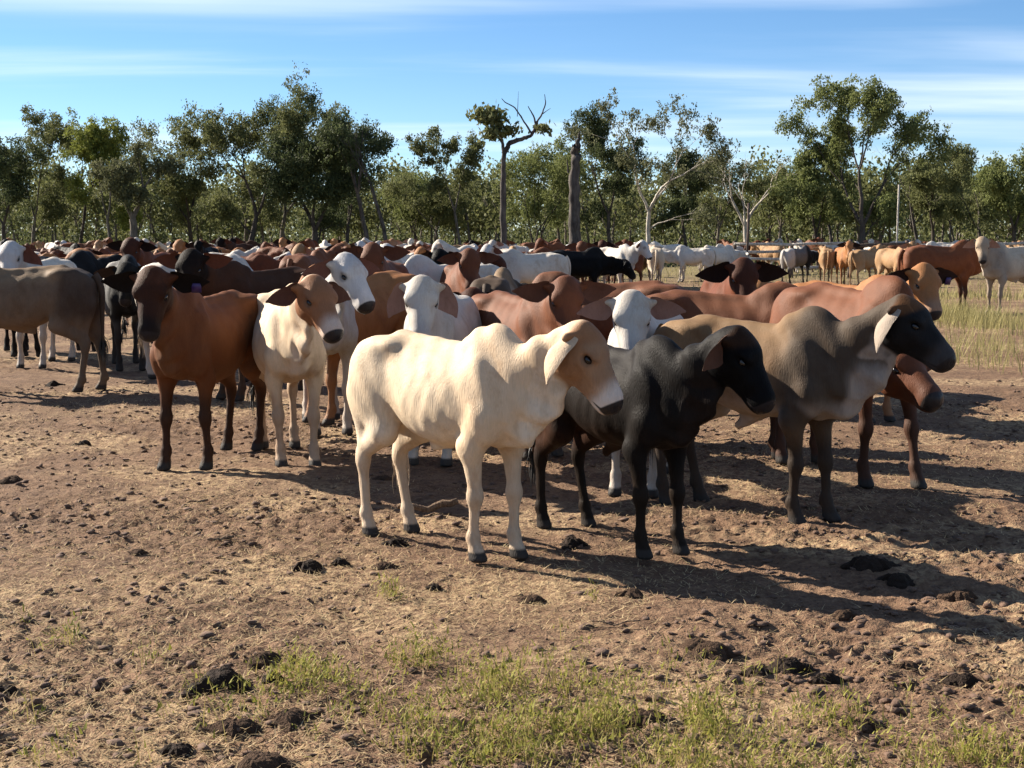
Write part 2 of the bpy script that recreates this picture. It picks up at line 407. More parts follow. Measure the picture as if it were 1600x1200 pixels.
    poll = inh * sstep(.14, .04, qh[:, 0] - .6 * qh[:, 2]) * sstep(-.10, .0, qh[:, 2])
    eyed = np.linalg.norm((np.abs(qh) * [0, 1, 0] + qh * [1, 0, 1]) - (.168, .085, -.022), axis=1)
    eyer = inh * sstep(.055, .018, eyed)
    top = onbody * sstep(.92, 1.08, z)
    rump = onbody * sstep(-.25, -.55, x)
    earin = np.zeros(len(V)); tl = np.zeros(len(V)); ears = np.zeros(len(V))
    att = np.stack([front, inh, leg, bellym, muz, nose, hoof, earin, poll, top, rump, eyer, ears, tl], 1)
    faces = [Q]; VV = [V]; AT = [att]; n = len(V)
    # ---- ears: curled leaves hanging from behind the skull
    droop, fwd, es = ear
    fe = axis_dir(hy, -hp * .25); ue = np.cross(fe, l0); le = l0 * math.cos(hr) + ue * math.sin(hr)
    ME = np.stack([fe, le, np.cross(fe, le)], 1)
    tags = []
    for s in (1, -1):
        nl, nw = 13, 9
        dr = R(droop + rng.uniform(-6, 6)); fw = R(fwd + rng.uniform(-8, 8))
        root = (.016, s * .090, -.028); c = np.zeros(3)
        Lh = .235 * es
        cen = []; dirs = []
        for i in range(nl):
            t = i / (nl - 1); a = dr * (.62 + .55 * t)
            v = nrm(np.array([-.22 + .30 * t, s * math.cos(a), -math.sin(a)]))
            cen.append(c.copy()); dirs.append(v); c = c + v * Lh / (nl - 1)
        outer = []; inner = []
        for i in range(nl):
            t = i / (nl - 1); v = dirs[i]
            wd = .070 * es * (math.sin(math.pi * min(1, (t * .90 + .13) ** .85)) ** .7) * (1 if t < .98 else .5)
            wd = max(wd, .006)
            face = nrm(np.array([math.cos(fw), s * math.sin(fw) * .5, -.30 + .1 * t])); face = nrm(face - v * (face @ v))
            acr = np.cross(v, face) * s; drp = -acr if acr[2] > 0 else acr
                            # width direction, roughly up/down
            for j in range(nw):
                b = (j / (nw - 1) * 2 - 1); curl = (1.1 - .6 * t)
                off = drp * wd * .45 * min(1, t * 3) + acr * wd * math.sin(b * curl) / max(math.sin(curl), .5) + face * wd * .55 * (1 - math.cos(b * curl)) * 1.2
                edge = math.cos(b * math.pi / 2) ** .5 if abs(b) < 1 else 0
                pc = cen[i] + off
                outer.append(pc - face * .006 * edge); inner.append(pc + face * .004 * edge)
        pts = (np.array(outer + inner)) @ ME.T + H(*root); m = nl * nw; fc = []
        for i in range(nl - 1):
            for j in range(nw - 1):
                a = i * nw + j; qd = [a, a + 1, a + nw + 1, a + nw]
                fc.append(qd[::-1] if s > 0 else qd); qi = [m + k for k in qd]; fc.append(qi if s > 0 else qi[::-1])
        at = np.zeros((2 * m, att.shape[1])); at[:, 12] = 1; at[m:, 7] = 1; at[:, 0] = 1; at[:, 1] = 1
        VV.append(pts); AT.append(at); faces.append(np.array(fc) + n); n += len(pts)
        k = 8 * nw + nw // 2
        tags.append((ME @ inner[k] + H(*root), ME @ nrm(np.array([math.cos(fw), s * .2, -.1])), ME @ dirs[8]))
    # ---- tail
    nt, nr = 16, 8; sway, lift = tail; pts = []; fc = []; P0 = np.array([-.69, 0, 1.075]); cen = []
    for i in range(nt):
        t = i / (nt - 1)
        px = -.69 - .085 * math.sin(min(1, t * 2.4) * math.pi / 2) - lift * .10 * math.sin(t * math.pi) + .02 * t
        cen.append(np.array([px, sway * t * t * .25, 1.075 + .025 * math.sin(min(t * 6, math.pi)) - .64 * t ** 1.12]))
    for i in range(nt):
        t = i / (nt - 1); r = .030 * (1 - t) ** 1.3 + .0135
        tg = nrm(cen[min(i + 1, nt - 1)] - cen[max(i - 1, 0)]); a = nrm(np.cross(tg, (0, 1, .001))); b = np.cross(tg, a)
        for j in range(nr):
            an = 2 * math.pi * j / nr; pts.append(cen[i] + r * (a * math.cos(an) + b * math.sin(an)))
    for i in range(nt - 1):
        for j in range(nr):
            fc.append([i * nr + j, i * nr + (j + 1) % nr, (i + 1) * nr + (j + 1) % nr, (i + 1) * nr + j])
    at = np.zeros((len(pts), att.shape[1])); at[:, 10] = 1; at[:, 13] = np.repeat(np.linspace(0, 1, nt), nr)
    VV.append(np.array(pts)); AT.append(at); faces.append(np.array(fc) + n)
    V = np.concatenate(VV); Q = np.concatenate(faces); A = np.concatenate(AT)
    eyes = [H(.168, s * .0745, -.026) for s in (1, -1)]
    return dict(V=V, Q=Q, A=A, eyes=eyes, tuft=cen[-1], tags=tags, M=M, O=O)

MASKS = ['front', 'head', 'leg', 'belly', 'muzzle', 'nose', 'hoof', 'ear_in', 'poll', 'top', 'rump', 'eye_ring', 'ear', 'tail']
def np_mesh(name, V, Q, smooth=True):
    me = bpy.data.meshes.new(name)
    V = np.asarray(V, np.float32); Q = np.asarray(Q, np.int32); k = Q.shape[1]
    me.vertices.add(len(V)); me.vertices.foreach_set('co', V.ravel())
    me.loops.add(Q.size); me.loops.foreach_set('vertex_index', Q.ravel())
    me.polygons.add(len(Q)); me.polygons.foreach_set('loop_start', np.arange(0, Q.size, k, dtype=np.int32))
    me.polygons.foreach_set('loop_total', np.full(len(Q), k, np.int32))
    if smooth: me.polygons.foreach_set('use_smooth', np.ones(len(Q), bool))
    me.update(calc_edges=True); return me
def cow_mesh(name, g):
    me = np_mesh(name, g['V'], g['Q'])
    A = g['A'].astype(np.float32)
    A = np.concatenate([A, np.zeros((len(A), (-A.shape[1]) % 3), np.float32)], 1)
    for i in range(A.shape[1] // 3):
        at = me.attributes.new('mask%d' % i, 'FLOAT_VECTOR', 'POINT'); at.data.foreach_set('vector', np.ascontiguousarray(A[:, 3 * i:3 * i + 3]).ravel())
    return me
def tuft_mesh(p, seed=0, n=70):
    rng = np.random.RandomState(seed); V = []; Q = []
    for i in range(n):
        a = rng.uniform(0, 2 * math.pi); r = .012 * math.sqrt(rng.rand()); L = rng.uniform(.10, .24); sp = rng.uniform(.01, .05)
        b = np.array([p[0] + r * math.cos(a), p[1] + r * math.sin(a), p[2] + rng.uniform(-.03, .09)]); ph = rng.uniform(0, 6.3)
        for k in range(5):
            t = k / 4; wd = .0045 * (1 - .8 * t); c = b + [math.cos(a) * sp * math.sin(t * 2.2), math.sin(a) * sp * math.sin(t * 2.2), -L * t]
            V += [c + [wd * math.cos(ph), wd * math.sin(ph), 0], c - [wd * math.cos(ph), wd * math.sin(ph), 0]]
        o = i * 10
        for k in range(4): Q.append([o + 2 * k, o + 2 * k + 1, o + 2 * k + 3, o + 2 * k + 2])
    return np_mesh('tail_tuft', np.array(V), np.array(Q))
# ------------------------------------------------------------------ ground
def hash2(ix, iy, seed):
    n = (ix * 374761393 + iy * 668265263 + seed * 1442695041) & 0xFFFFFFFF
    n = ((n ^ (n >> 13)) * 1274126177) & 0xFFFFFFFF
    return ((n ^ (n >> 16)) & 0xFFFF) / 65535.0
def vnoise(x, y, seed=0):
    ix = np.floor(x).astype(np.int64); iy = np.floor(y).astype(np.int64); fx = x - ix; fy = y - iy
    fx = fx * fx * (3 - 2 * fx); fy = fy * fy * (3 - 2 * fy)
    a = hash2(ix, iy, seed); b = hash2(ix + 1, iy, seed); c = hash2(ix, iy + 1, seed); d = hash2(ix + 1, iy + 1, seed)
    return (a * (1 - fx) + b * fx) * (1 - fy) + (c * (1 - fx) + d * fx) * fy
def worley(x, y, seed=0):
    ix = np.floor(x).astype(np.int64); iy = np.floor(y).astype(np.int64); best = np.full(x.shape, 9.0)
    for i in (-1, 0, 1):
        for j in (-1, 0, 1):
            px = ix + i + hash2(ix + i, iy + j, seed); py = iy + j + hash2(ix + i, iy + j, seed + 7)
            best = np.minimum(best, (x - px) ** 2 + (y - py) ** 2)
    return np.sqrt(best)
def gheight(x, y):
    wx = x + .15 * vnoise(x * 3, y * 3, 21); wy = y + .15 * vnoise(x * 3, y * 3, 22)
    h = .04 * (vnoise(x * .8, y * .8, 1) - .5) + .026 * (vnoise(x * 2.6, y * 2.6, 2) - .5)
    rough = .25 + 1.0 * vnoise(x * .7 + 5, y * .7, 9) ** 1.5                    # some places are churned more than others
    far = np.clip(1.6 - y / 26, .25, 1)
    h += rough * far * (.018 * (vnoise(wx * 7, wy * 7, 3) - .5) + .018 * (np.abs(vnoise(wx * 11, wy * 11, 4) - .5) * 2 - .5))
    h += rough * far * (.026 * (vnoise(wx * 22, wy * 22, 5) - .5) + .014 * (vnoise(wx * 41, wy * 41, 12) - .5))
    pock = worley(wx * 3.2, wy * 3.2, 6); h -= rough * far * .022 * np.clip(1 - pock / .38, 0, 1) ** 1.5
    cl = worley(wx * 8.5, wy * 8.5, 8); on = hash2(np.floor(wx * 2.2).astype(np.int64), np.floor(wy * 2.2).astype(np.int64), 3)
    h += rough * far * .014 * np.clip(1 - cl / .42, 0, 1)
    return h - .006
ys = [3.3]
while ys[-1] < 70: ys.append(ys[-1] + max(.014, .0034 * ys[-1]))
while ys[-1] < 5000: ys.append(ys[-1] * 1.06)
ys = np.array([-60, -25, -10, -3, 0, 1.6, 2.6] + ys)
nc = 380; t = np.linspace(-1, 1, nc)
cols = np.concatenate([[-6, -2.6, -1.4, -.75], t * .47, [.75, 1.4, 2.6, 6]])
wd = np.where(ys > 3.2, ys, 3.2) + np.where(ys > 3.2, 0, 0)
GX = cols[None, :] * wd[:, None] + np.sign(cols)[None, :] * (np.abs(cols) > .5)[None, :] * 14
GY = np.repeat(ys[:, None], len(cols), 1)
GZ = gheight(GX, GY)
GZ *= np.where(GY > 3, 1, .3) * np.clip((400 - GY) / 300, 0, 1)
V = np.stack([GX, GY, GZ], -1).reshape(-1, 3); nr_, ncl = GX.shape
ii = (np.arange(nr_ - 1)[:, None] * ncl + np.arange(ncl - 1)[None]).ravel()
Q = np.stack([ii, ii + 1, ii + ncl + 1, ii + ncl], 1)

t = NT('dirt'); gp = t.n('ShaderNodeNewGeometry').outputs['Position']
flat = t.scaled(gp, (1, 1, .25))
n1 = t.noise(flat, .55, 3, .6); n2 = t.noise(flat, 3.2, 3, .65); n3 = t.noise(flat, 16, 3, .7); n4 = t.noise(flat, 70, 3, .7)
c = t.mix(t.mapr(n2, .3, .7), (.088, .049, .030), (.178, .106, .064))
c = t.mix(t.math('MULTIPLY', t.mapr(n3, .35, .72), .7), c, (.25, .162, .098))
c = t.mix(t.math('MULTIPLY', t.mapr(n4, .42, .62), .55), c, (.055, .034, .025))
straw = t.math('MULTIPLY', t.mapr(n1, .46, .60), t.mapr(t.math('ADD', t.math('MULTIPLY', n3, .5), t.math('MULTIPLY', n4, .5)), .44, .60))
c = t.mix(t.math('MULTIPLY', straw, .9), c, (.40, .29, .165))
py = t.n('ShaderNodeSeparateXYZ', {0: gp}).outputs[1]
c = t.mix(t.math('MULTIPLY', t.mapr(py, 40, 75), .7), c, (.15, .135, .06))     # grassy beyond the yard
h = t.math('ADD', t.math('MULTIPLY', n3, 1.0), t.math('MULTIPLY', n4, .5))
dirt = t.out(t.bsdf(c, .95, h, .9, .03, **{'Specular IOR Level': .15}))
g = link('ground', np_mesh('ground', V, Q), None, dirt); tag(g, kind='structure')

def clump_mesh(name, pts, rad, seed, rough=.35, flat=.7, sub=0):
    """many small irregular lumps as one mesh"""
    rng = np.random.RandomState(seed); ph = (1 + 5 ** .5) / 2
    iv = np.array([(-1, ph, 0), (1, ph, 0), (-1, -ph, 0), (1, -ph, 0), (0, -1, ph), (0, 1, ph), (0, -1, -ph), (0, 1, -ph), (ph, 0, -1), (ph, 0, 1), (-ph, 0, -1), (-ph, 0, 1)]) / 1.902
    it = np.array([(0, 11, 5), (0, 5, 1), (0, 1, 7), (0, 7, 10), (0, 10, 11), (1, 5, 9), (5, 11, 4), (11, 10, 2), (10, 7, 6), (7, 1, 8), (3, 9, 4), (3, 4, 2), (3, 2, 6), (3, 6, 8), (3, 8, 9), (4, 9, 5), (2, 4, 11), (6, 2, 10), (8, 6, 7), (9, 8, 1)])
    n = len(pts); J = 1 + rng.uniform(-rough, rough, (n, 12, 1))
    sc = np.stack([rng.uniform(.7, 1.35, n), rng.uniform(.7, 1.35, n), rng.uniform(.5, 1.0, n) * flat], 1)
    a = rng.uniform(0, 6.28, n); ca, sa = np.cos(a), np.sin(a)
    v = iv[None] * J * sc[:, None] * np.asarray(rad)[:, None, None]
    x = v[..., 0] * ca[:, None] - v[..., 1] * sa[:, None]; y = v[..., 0] * sa[:, None] + v[..., 1] * ca[:, None]
    v = np.stack([x, y, v[..., 2]], -1) + np.asarray(pts)[:, None]
    f = it[None] + (np.arange(n) * 12)[:, None, None]
    return np_mesh(name, v.reshape(-1, 3), f.reshape(-1, 3), False)
rng = np.random.RandomState(5)
def scatter(n, y0, y1, half=.40, pw=1.0):
    y = y0 + (y1 - y0) * rng.rand(n) ** pw; x = rng.uniform(-1, 1, n) * (half * y + .3); return x, y
x, y = scatter(15000, 4.2, 17, pw=1.3)
keep = vnoise(x * .7 + 5, y * .7, 9) * .8 + rng.rand(len(x)) * .7 > .62; x, y = x[keep], y[keep]
r = .005 + .021 * rng.rand(len(x)) ** 3.0
t = NT('clod'); gp = t.n('ShaderNodeNewGeometry').outputs['Position']
c = t.mix(t.noise(gp, 4, 3), (.05, .028, .02), (.16, .095, .06)); clodm = t.out(t.bsdf(c, .95, t.noise(gp, 120, 4), .6, .01))
o = link('soil_clods', clump_mesh('soil_clods', np.stack([x, y, gheight(x, y) + r * .25], 1), r, 3, .55, .62), None, clodm)
tag(o, 'small brown clods of trampled soil scattered over the bare ground', 'soil', kind='stuff')
# ------------------------------------------------------------------ trees
def tube(P, Rr, sides, V, F, off):
    P = np.array(P); n = len(P)
    ref = np.array([.3, 1, .1])
    ang = np.arange(sides) * 2 * math.pi / sides
    for i in range(n):
        tg = nrm(P[min(i + 1, n - 1)] - P[max(i - 1, 0)]); a = nrm(np.cross(tg, ref)); b = np.cross(tg, a)
        V.append(P[i] + Rr[i] * (np.cos(ang)[:, None] * a + np.sin(ang)[:, None] * b))
    for i in range(n - 1):
        for j in range(sides):
            F.append((off + i * sides + j, off + i * sides + (j + 1) % sides, off + (i + 1) * sides + (j + 1) % sides, off + (i + 1) * sides + j))
    return off + n * sides
class Tree:
    """forking eucalypt: branches (polylines with radii) and the points that carry leaves"""
    def __init__(s, seed, H, r0, fork=.4, spread=32, levels=4, wob=.10, lean=(0, 0), kids=(2, 3), crown_w=1.0, stems=1):
        s.rng = np.random.RandomState(seed); s.br = []; s.tips = []; s.H = H; s.sp = math.radians(spread); s.levels = levels; s.wob = wob; s.kids = kids; s.cw = crown_w
        for k in range(stems):
            d = nrm((lean[0] + s.rng.uniform(-.16, .16) * (stems > 1), lean[1] + s.rng.uniform(-.16, .16) * (stems > 1), 1))
            s.limb(np.array([s.rng.uniform(-.3, .3) * (stems > 1), s.rng.uniform(-.3, .3) * (stems > 1), -.15]), d, H * fork * s.rng.uniform(.9, 1.1), r0 / stems ** .5, 0)
    def limb(s, p, d, L, r, lv):
        rng = s.rng; n = 6 if lv == 0 else 4; pts = [p.copy()]; rad = [r * (1.35 if lv == 0 else 1)]
        r1 = r * (.68 if lv == 0 else .6)
        for i in range(n):
            d = nrm(d + rng.normal(0, s.wob, 3) * (1 if lv else .6) + (0, 0, .05 if lv < 3 else -.02)); p = p + d * L / n
            pts.append(p.copy()); rad.append(r + (r1 - r) * (i + 1) / n)
            if lv >= 2 or (lv == 1 and i > 1): s.tips.append((p.copy(), lv, d))
        s.br.append((pts, rad, lv))
        if lv >= s.levels: return
        nk = rng.randint(s.kids[0], s.kids[1] + 1); a0 = rng.uniform(0, 6.28)
        for k in range(nk):
            a = a0 + k * 2 * math.pi / nk + rng.uniform(-.5, .5); th = s.sp * rng.uniform(.55, 1.25)
            e1 = nrm(np.cross(d, (.2, .1, 1.01)) + 1e-6); e2 = np.cross(d, e1)
            dd = d * math.cos(th) + (e1 * math.cos(a) + e2 * math.sin(a)) * math.sin(th) * s.cw
            s.limb(p, nrm(dd), L * rng.uniform(.55, .85) if lv else s.H * (1 - .4) * rng.uniform(.33, .48), r1 * rng.uniform(.6, .85), lv + 1)
        if lv in (0, 1) and rng.rand() < .7:           # a side branch lower down
            q = pts[-3]; a = rng.uniform(0, 6.28); s.limb(q, nrm((math.cos(a), math.sin(a), .7)), L * .45, r1 * .45, max(lv + 1, 2))
    def fit(s, H):
        top = max(max(p[2] for p in b[0]) for b in s.br); k = H / top
        s.br = [([p * k for p in b[0]], b[1], b[2]) for b in s.br]; s.tips = [(p * k, l, d) for p, l, d in s.tips]
    def wood(s, name):
        V = []; F = []; off = 0
        for pts, rad, lv in s.br: off = tube(pts, rad, (9, 7, 5, 4, 3, 3)[min(lv, 5)], V, F, off)
        return np_mesh(name, np.concatenate(V), np.array(F))
    def leaves(s, name, n, size=(.26, .075), clus=.55, drop=.25, keep=1.0, low=0.0):
        rng = s.rng; T = [(p, l) for p, l, d in s.tips if (l >= 3 or (l == 2 and rng.rand() < .5)) and rng.rand() < keep * .52 and p[2] > low * s.H]
        if not T: T = [(p, l) for p, l, d in s.tips]
        P = np.array([p for p, l in T]); idx = rng.randint(0, len(P), n)
        sub = rng.normal(0, 1, (len(P) * 3, 3)) * clus * .75; si = idx * 3 + rng.randint(0, 3, n)
        c = P[idx] + sub[si] + rng.normal(0, 1, (n, 3)) * clus * (.42, .42, .36); c[:, 2] -= drop * rng.rand(n)
        return leaf_mesh(name, c, rng, size)
def leaf_mesh(name, c, rng, size):
    n = len(c)
    d = rng.normal(0, 1, (n, 3)); d[:, 2] = -np.abs(d[:, 2]) * 1.3 - .2; d /= np.linalg.norm(d, axis=1)[:, None]
    w = np.cross(d, rng.normal(0, 1, (n, 3))); w /= np.linalg.norm(w, axis=1)[:, None]
    L = size[0] * rng.uniform(.6, 1.3, n)[:, None]; W = size[1] * rng.uniform(.6, 1.3, n)[:, None]
    v = np.stack([c - d * L / 2, c + w * W, c + d * L / 2, c - w * W], 1).reshape(-1, 3)
    me = np_mesh(name, v, np.arange(4 * n).reshape(-1, 4), False)
    at = me.attributes.new('tone', 'FLOAT', 'FACE'); at.data.foreach_set('value', rng.rand(n).astype(np.float32))
    return me
def leaf_mat(name, a, b):
    t = NT(name); tone = t.n('ShaderNodeAttribute', attribute_name='tone').outputs['Fac']
    big = t.noise(t.n('ShaderNodeTexCoord').outputs['Object'], .9, 2)
    c = t.mix(t.math('ADD', t.math('MULTIPLY', tone, .6), t.math('MULTIPLY', t.math('SUBTRACT', big, .3), .8), clamp=True), a, b)
    d = t.bsdf(c, .7, **{'Specular IOR Level': .12}); tr = t.n('ShaderNodeBsdfTranslucent', {0: c}).outputs[0]
    return t.out(t.n('ShaderNodeMixShader', {0: .35, 1: d, 2: tr}).outputs[0])
def bark_mat(name, a, b, sc=1.0):
    t = NT(name); oc = t.n('ShaderNodeTexCoord').outputs['Object']
    n = t.noise(t.scaled(oc, (5 * sc, 5 * sc, .9 * sc)), 1.5, 5, .65); m = t.noise(oc, 1.3, 3)
    c = t.mix(t.mapr(t.math('ADD', t.math('MULTIPLY', n, .6), t.math('MULTIPLY', m, .4)), .35, .65), a, b)
    return t.out(t.bsdf(c, .9, n, .8, .05, **{'Specular IOR Level': .2}))
LEAF = dict(olive=leaf_mat('leaf_olive', (.072, .084, .030), (.185, .190, .080)), dark=leaf_mat('leaf_dark', (.036, .050, .022), (.105, .122, .052)),
            light=leaf_mat('leaf_light', (.088, .108, .034), (.215, .235, .088)), lime=leaf_mat('leaf_lime', (.10, .125, .025), (.24, .255, .06)),
            grey=leaf_mat('leaf_grey', (.07, .078, .038), (.165, .165, .085)))
BARK = dict(dark=bark_mat('bark_dark', (.028, .022, .018), (.085, .07, .058)), grey=bark_mat('bark_grey', (.06, .05, .042), (.17, .145, .12)),
            pale=bark_mat('bark_pale', (.22, .19, .16), (.52, .47, .40)), dead=bark_mat('bark_dead', (.026, .022, .020), (.105, .09, .08)))
def plant(u, Y, ztop, T, leaf, bark, label, nl=9000, clus=.5, size=(.26, .075), keep=1.0, name='gum_tree', group=None, low=0.0, drop=.25):
    T.fit(ztop); e = bpy.data.objects.new(name, None); COL.objects.link(e); e.location = (spot(u, Y), Y, 0)
    link('trunk', T.wood('trunk'), e, BARK[bark])
    if nl: link('crown', T.leaves('crown', nl, size, clus, drop, keep, low), e, LEAF[leaf])
    tag(e, label, 'tree', group); return e
def top_z(v, Y): return CAM_H + (370 - v) / FPX * Y
G_ = 'trees along the edge of the paddock'
TREES = [  # u, Y, top row, seed, r0, fork, spread, levels, leaf, bark, leaves, cluster, keep, extra, label
    (8, 92, 205, 11, .20, .35, 30, 4, 'dark', 'dark', 9000, .55, 1, {}, 'dark green gum tree cut off by the left edge of the photo'),
    (52, 96, 172, 12, .18, .42, 26, 4, 'olive', 'grey', 8000, .5, .9, {}, 'tall olive gum tree with bare twigs at top, second from the left edge'),
    (122, 100, 200, 13, .15, .45, 24, 4, 'olive', 'dark', 6500, .45, .85, {}, 'slender olive gum tree just left of the yellow-green one'),
    (176, 90, 190, 14, .15, .40, 22, 4, 'lime', 'grey', 8500, .48, 1, {}, 'bright yellow-green gum tree with narrow crown, left part of the treeline'),
    (212, 86, 212, 15, .34, .52, 30, 4, 'grey', 'grey', 5200, .45, .7, dict(lean=(.06, 0)), 'gum tree with thick pale grey leaning trunk and thin crown'),
    (298, 96, 190, 16, .20, .38, 34, 4, 'olive', 'dark', 11000, .6, 1, {}, 'broad olive gum tree left of the tallest tree'),
    (388, 88, 122, 17, .24, .34, 27, 5, 'olive', 'dark', 14000, .5, .9, {}, 'tallest olive gum tree with wispy top and dark forked trunk'),
    (438, 96, 170, 18, .20, .36, 27, 4, 'olive', 'grey', 9500, .55, 1, {}, 'olive gum tree wedged between the tallest tree and the dark dense one'),
    (492, 86, 142, 19, .30, .28, 31, 5, 'dark', 'dark', 21000, .62, 1, {}, 'large dense dark green tree right of the tallest gum'),
    (543, 92, 190, 20, .18, .34, 28, 4, 'dark', 'dark', 9000, .55, 1, {}, 'smaller dark green gum beside the two bare stems'),
    (650, 104, 268, 21, .12, .38, 32, 4, 'light', 'dark', 6500, .5, 1, dict(stems=2), 'low light green gum in the gap right of the bare stems'),
    (686, 100, 262, 22, .12, .40, 30, 4, 'olive', 'grey', 5000, .5, 1, {}, 'low olive gum with thin stem left of the round-crowned tree'),
    (722, 90, 204, 23, .14, .52, 24, 4, 'olive', 'grey', 5600, .42, .9, {}, 'slim gum tree with small round crown on a thin leaning stem'),
    (838, 92, 232, 24, .16, .34, 26, 4, 'light', 'dark', 8000, .5, .9, dict(stems=3), 'many-stemmed light green gum between the dead snag and the stump'),
    (876, 98, 220, 25, .14, .45, 24, 4, 'light', 'grey', 5500, .45, .9, {}, 'thin light green gum directly left of the big grey stump'),
    (956, 90, 176, 26, .17, .40, 27, 4, 'dark', 'dark', 9000, .48, .9, dict(lean=(-.05, 0)), 'dark leaning gum tree right of the big grey stump'),
    (1010, 84, 156, 27, .19, .42, 33, 5, 'grey', 'pale', 4300, .36, .55, dict(wob=.15), 'white-trunked gum with sparse twiggy crown'),
    (1074, 94, 236, 28, .16, .36, 34, 4, 'dark', 'dark', 8000, .5, 1, {}, 'dark bushy gum right of the white-trunked tree'),
    (1118, 98, 246, 29, .15, .40, 30, 4, 'olive', 'grey', 5500, .5, .9, {}, 'low olive gum left of the bare pale tree'),
    (1215, 100, 258, 30, .15, .38, 30, 4, 'olive', 'grey', 7000, .5, .9, {}, 'low olive gum right of the bare pale tree'),
    (1280, 84, 218, 31, .17, .34, 24, 4, 'light', 'dark', 9000, .46, .95, dict(lean=(-.05, 0)), 'light green gum with dark leaning trunk beside the tall right-hand tree'),
    (1345, 80, 124, 52, .26, .26, 24, 5, 'light', 'dark', 16000, .46, .9, {}, 'tall light green gum with many upright forks, right part of the treeline'),
    (1458, 90, 248, 33, .18, .36, 28, 4, 'olive', 'dark', 8000, .5, 1, {}, 'olive gum with bare twigs standing above it, right part of the treeline'),
    (1530, 96, 232, 34, .18, .34, 30, 4, 'olive', 'dark', 9500, .55, 1, {}, 'olive gum next to the last light green tree on the right'),
    (1584, 86, 222, 35, .18, .34, 28, 4, 'light', 'dark', 11000, .52, 1, {}, 'light green gum cut off by the right edge of the photo'),
]
for (u, Y, vt, sd, r0, fk, spd, lv, lf, bk, nl, cl, kp, ex, lab) in TREES:
    plant(u, Y, top_z(vt, Y), Tree(sd, 10, r0 * .85, fk * .85, spd * .86, lv, **ex), lf, bk, lab, int(nl * 1.9), cl * .62, (.17, .042), kp, group=G_, low=.26)
# bare trees
for (u, Y, vt, sd, r0, fk, spd, lab, bk, lv) in [
    (577, 84, 195, 41, .16, .62, 16, 'bare grey stem with short twigs, left of a pair beside the dark dense tree', 'dead', 3),
    (603, 82, 205, 42, .13, .70, 12, 'straight bare grey stem, right of a pair beside the dark dense tree', 'dead', 3),
    (1166, 88, 232, 43, .20, .38, 30, 'leafless pale grey tree with many fine twigs', 'pale', 5),
    (1440, 92, 205, 44, .12, .55, 14, 'bare upright twigs of a dead tree above the olive gum', 'dead', 4),
    (1300, 84, 165, 45, .10, .55, 14, 'dead twigs rising beside the tall right-hand gum', 'dead', 4)]:
    plant(u, Y, top_z(vt, Y), Tree(sd, 10, r0, fk, spd, lv, wob=.11), None, bk, lab, 0, name='dead_tree', group='bare dead trees')
def custom_tree(name, u, Y, limbs, bark, label, crowns=(), leaf='olive'):
    """limbs = list of (points, r0, r1) given in metres from the base"""
    e = bpy.data.objects.new(name, None); COL.objects.link(e); e.location = (spot(u, Y), Y, 0); V = []; F = []; off = 0
    rg = np.random.RandomState(int(u))
    for pts, r0, r1 in limbs:
        P = np.array(pts, float); k = len(P); tt = np.linspace(0, k - 1, (k - 1) * 5 + 1)
        Pi = np.stack([np.interp(tt, np.arange(k), P[:, d]) for d in range(3)], 1); Pi[1:-1] = .25 * Pi[:-2] + .5 * Pi[1:-1] + .25 * Pi[2:]
        Pi[1:] += rg.normal(0, .12 * min(r0, .3), (len(Pi) - 1, 3)); R_ = np.linspace(r0, r1, len(Pi)) * rg.uniform(.9, 1.1, len(Pi))
        off = tube(Pi, R_, 10, V, F, off)
    link('trunk', np_mesh('trunk', np.concatenate(V), np.array(F)), e, BARK[bark])
    if crowns:
        c = np.concatenate([np.array(p) + rg.normal(0, 1, (n, 3)) * r for p, r, n in crowns]); link('crown', leaf_mesh('crown', c, rg, (.24, .07)), e, LEAF[leaf])
    return tag(e, label, 'tree')
k = 1 / 38.0                                            # metres per pixel at 60 m
custom_tree('dead_snag', 787, 60, [([(0, 0, -.2), (0, 0, 2.5), (-.02, 0, 4.2), (.02, 0, 5.15)], .14, .10),
    ([(.0, 0, 5.0), (.25, .1, 5.45), (.75, .2, 5.6), (1.15, .2, 5.75), (1.35, .2, 6.3)], .11, .06),
    ([(1.3, .2, 6.2), (1.2, .2, 6.55), (.98, .1, 6.9)], .045, .015), ([(1.3, .2, 6.2), (1.55, .3, 6.6), (1.7, .3, 7.05), (1.66, .3, 7.4)], .045, .012),
    ([(1.15, .2, 5.8), (.75, .1, 6.4), (.45, .0, 6.85), (.05, 0, 7.05), (-.08, 0, 7.2)], .04, .012), ([(1.55, .3, 6.6), (1.9, .4, 6.85)], .02, .008),
    ([(0, 0, 5.1), (-.12, .05, 5.8), (-.35, .1, 6.4), (-.2, .1, 7.0)], .075, .02), ([(-.1, .05, 5.7), (-.55, 0, 6.2), (-.95, 0, 6.5)], .035, .012),
    ([(.55, .2, 6.5), (.58, .2, 7.1), (.6, .2, 7.5)], .015, .005)], 'dead',
    'dead grey snag rising out of the herd with one crooked limb and few leaves',
    [((-.75, 0, 6.55), (.26, .25, .16), 420), ((-.3, 0, 6.3), (.2, .2, .24), 300), ((-.45, 0, 5.75), (.24, .2, .13), 170), ((1.55, .3, 6.05), (.2, .2, .1), 90), ((.3, 0, 5.95), (.2, .2, .1), 110)])
custom_tree('tree_stump', 898, 66, [([(0, 0, -.2), (.0, 0, 1.5), (-.06, 0, 3.4), (-.02, 0, 5.0), (.08, 0, 5.7)], .32, .18),
    ([(.08, 0, 5.5), (.14, 0, 6.0), (.17, 0, 6.35)], .15, .012), ([(-.1, 0, 5.3), (-.13, 0, 5.75)], .10, .015), ([(-.3, .1, 4.5), (-.36, .1, 5.1)], .05, .02)], 'dead',
    'thick dead grey tree stump with a splintered spike on top')
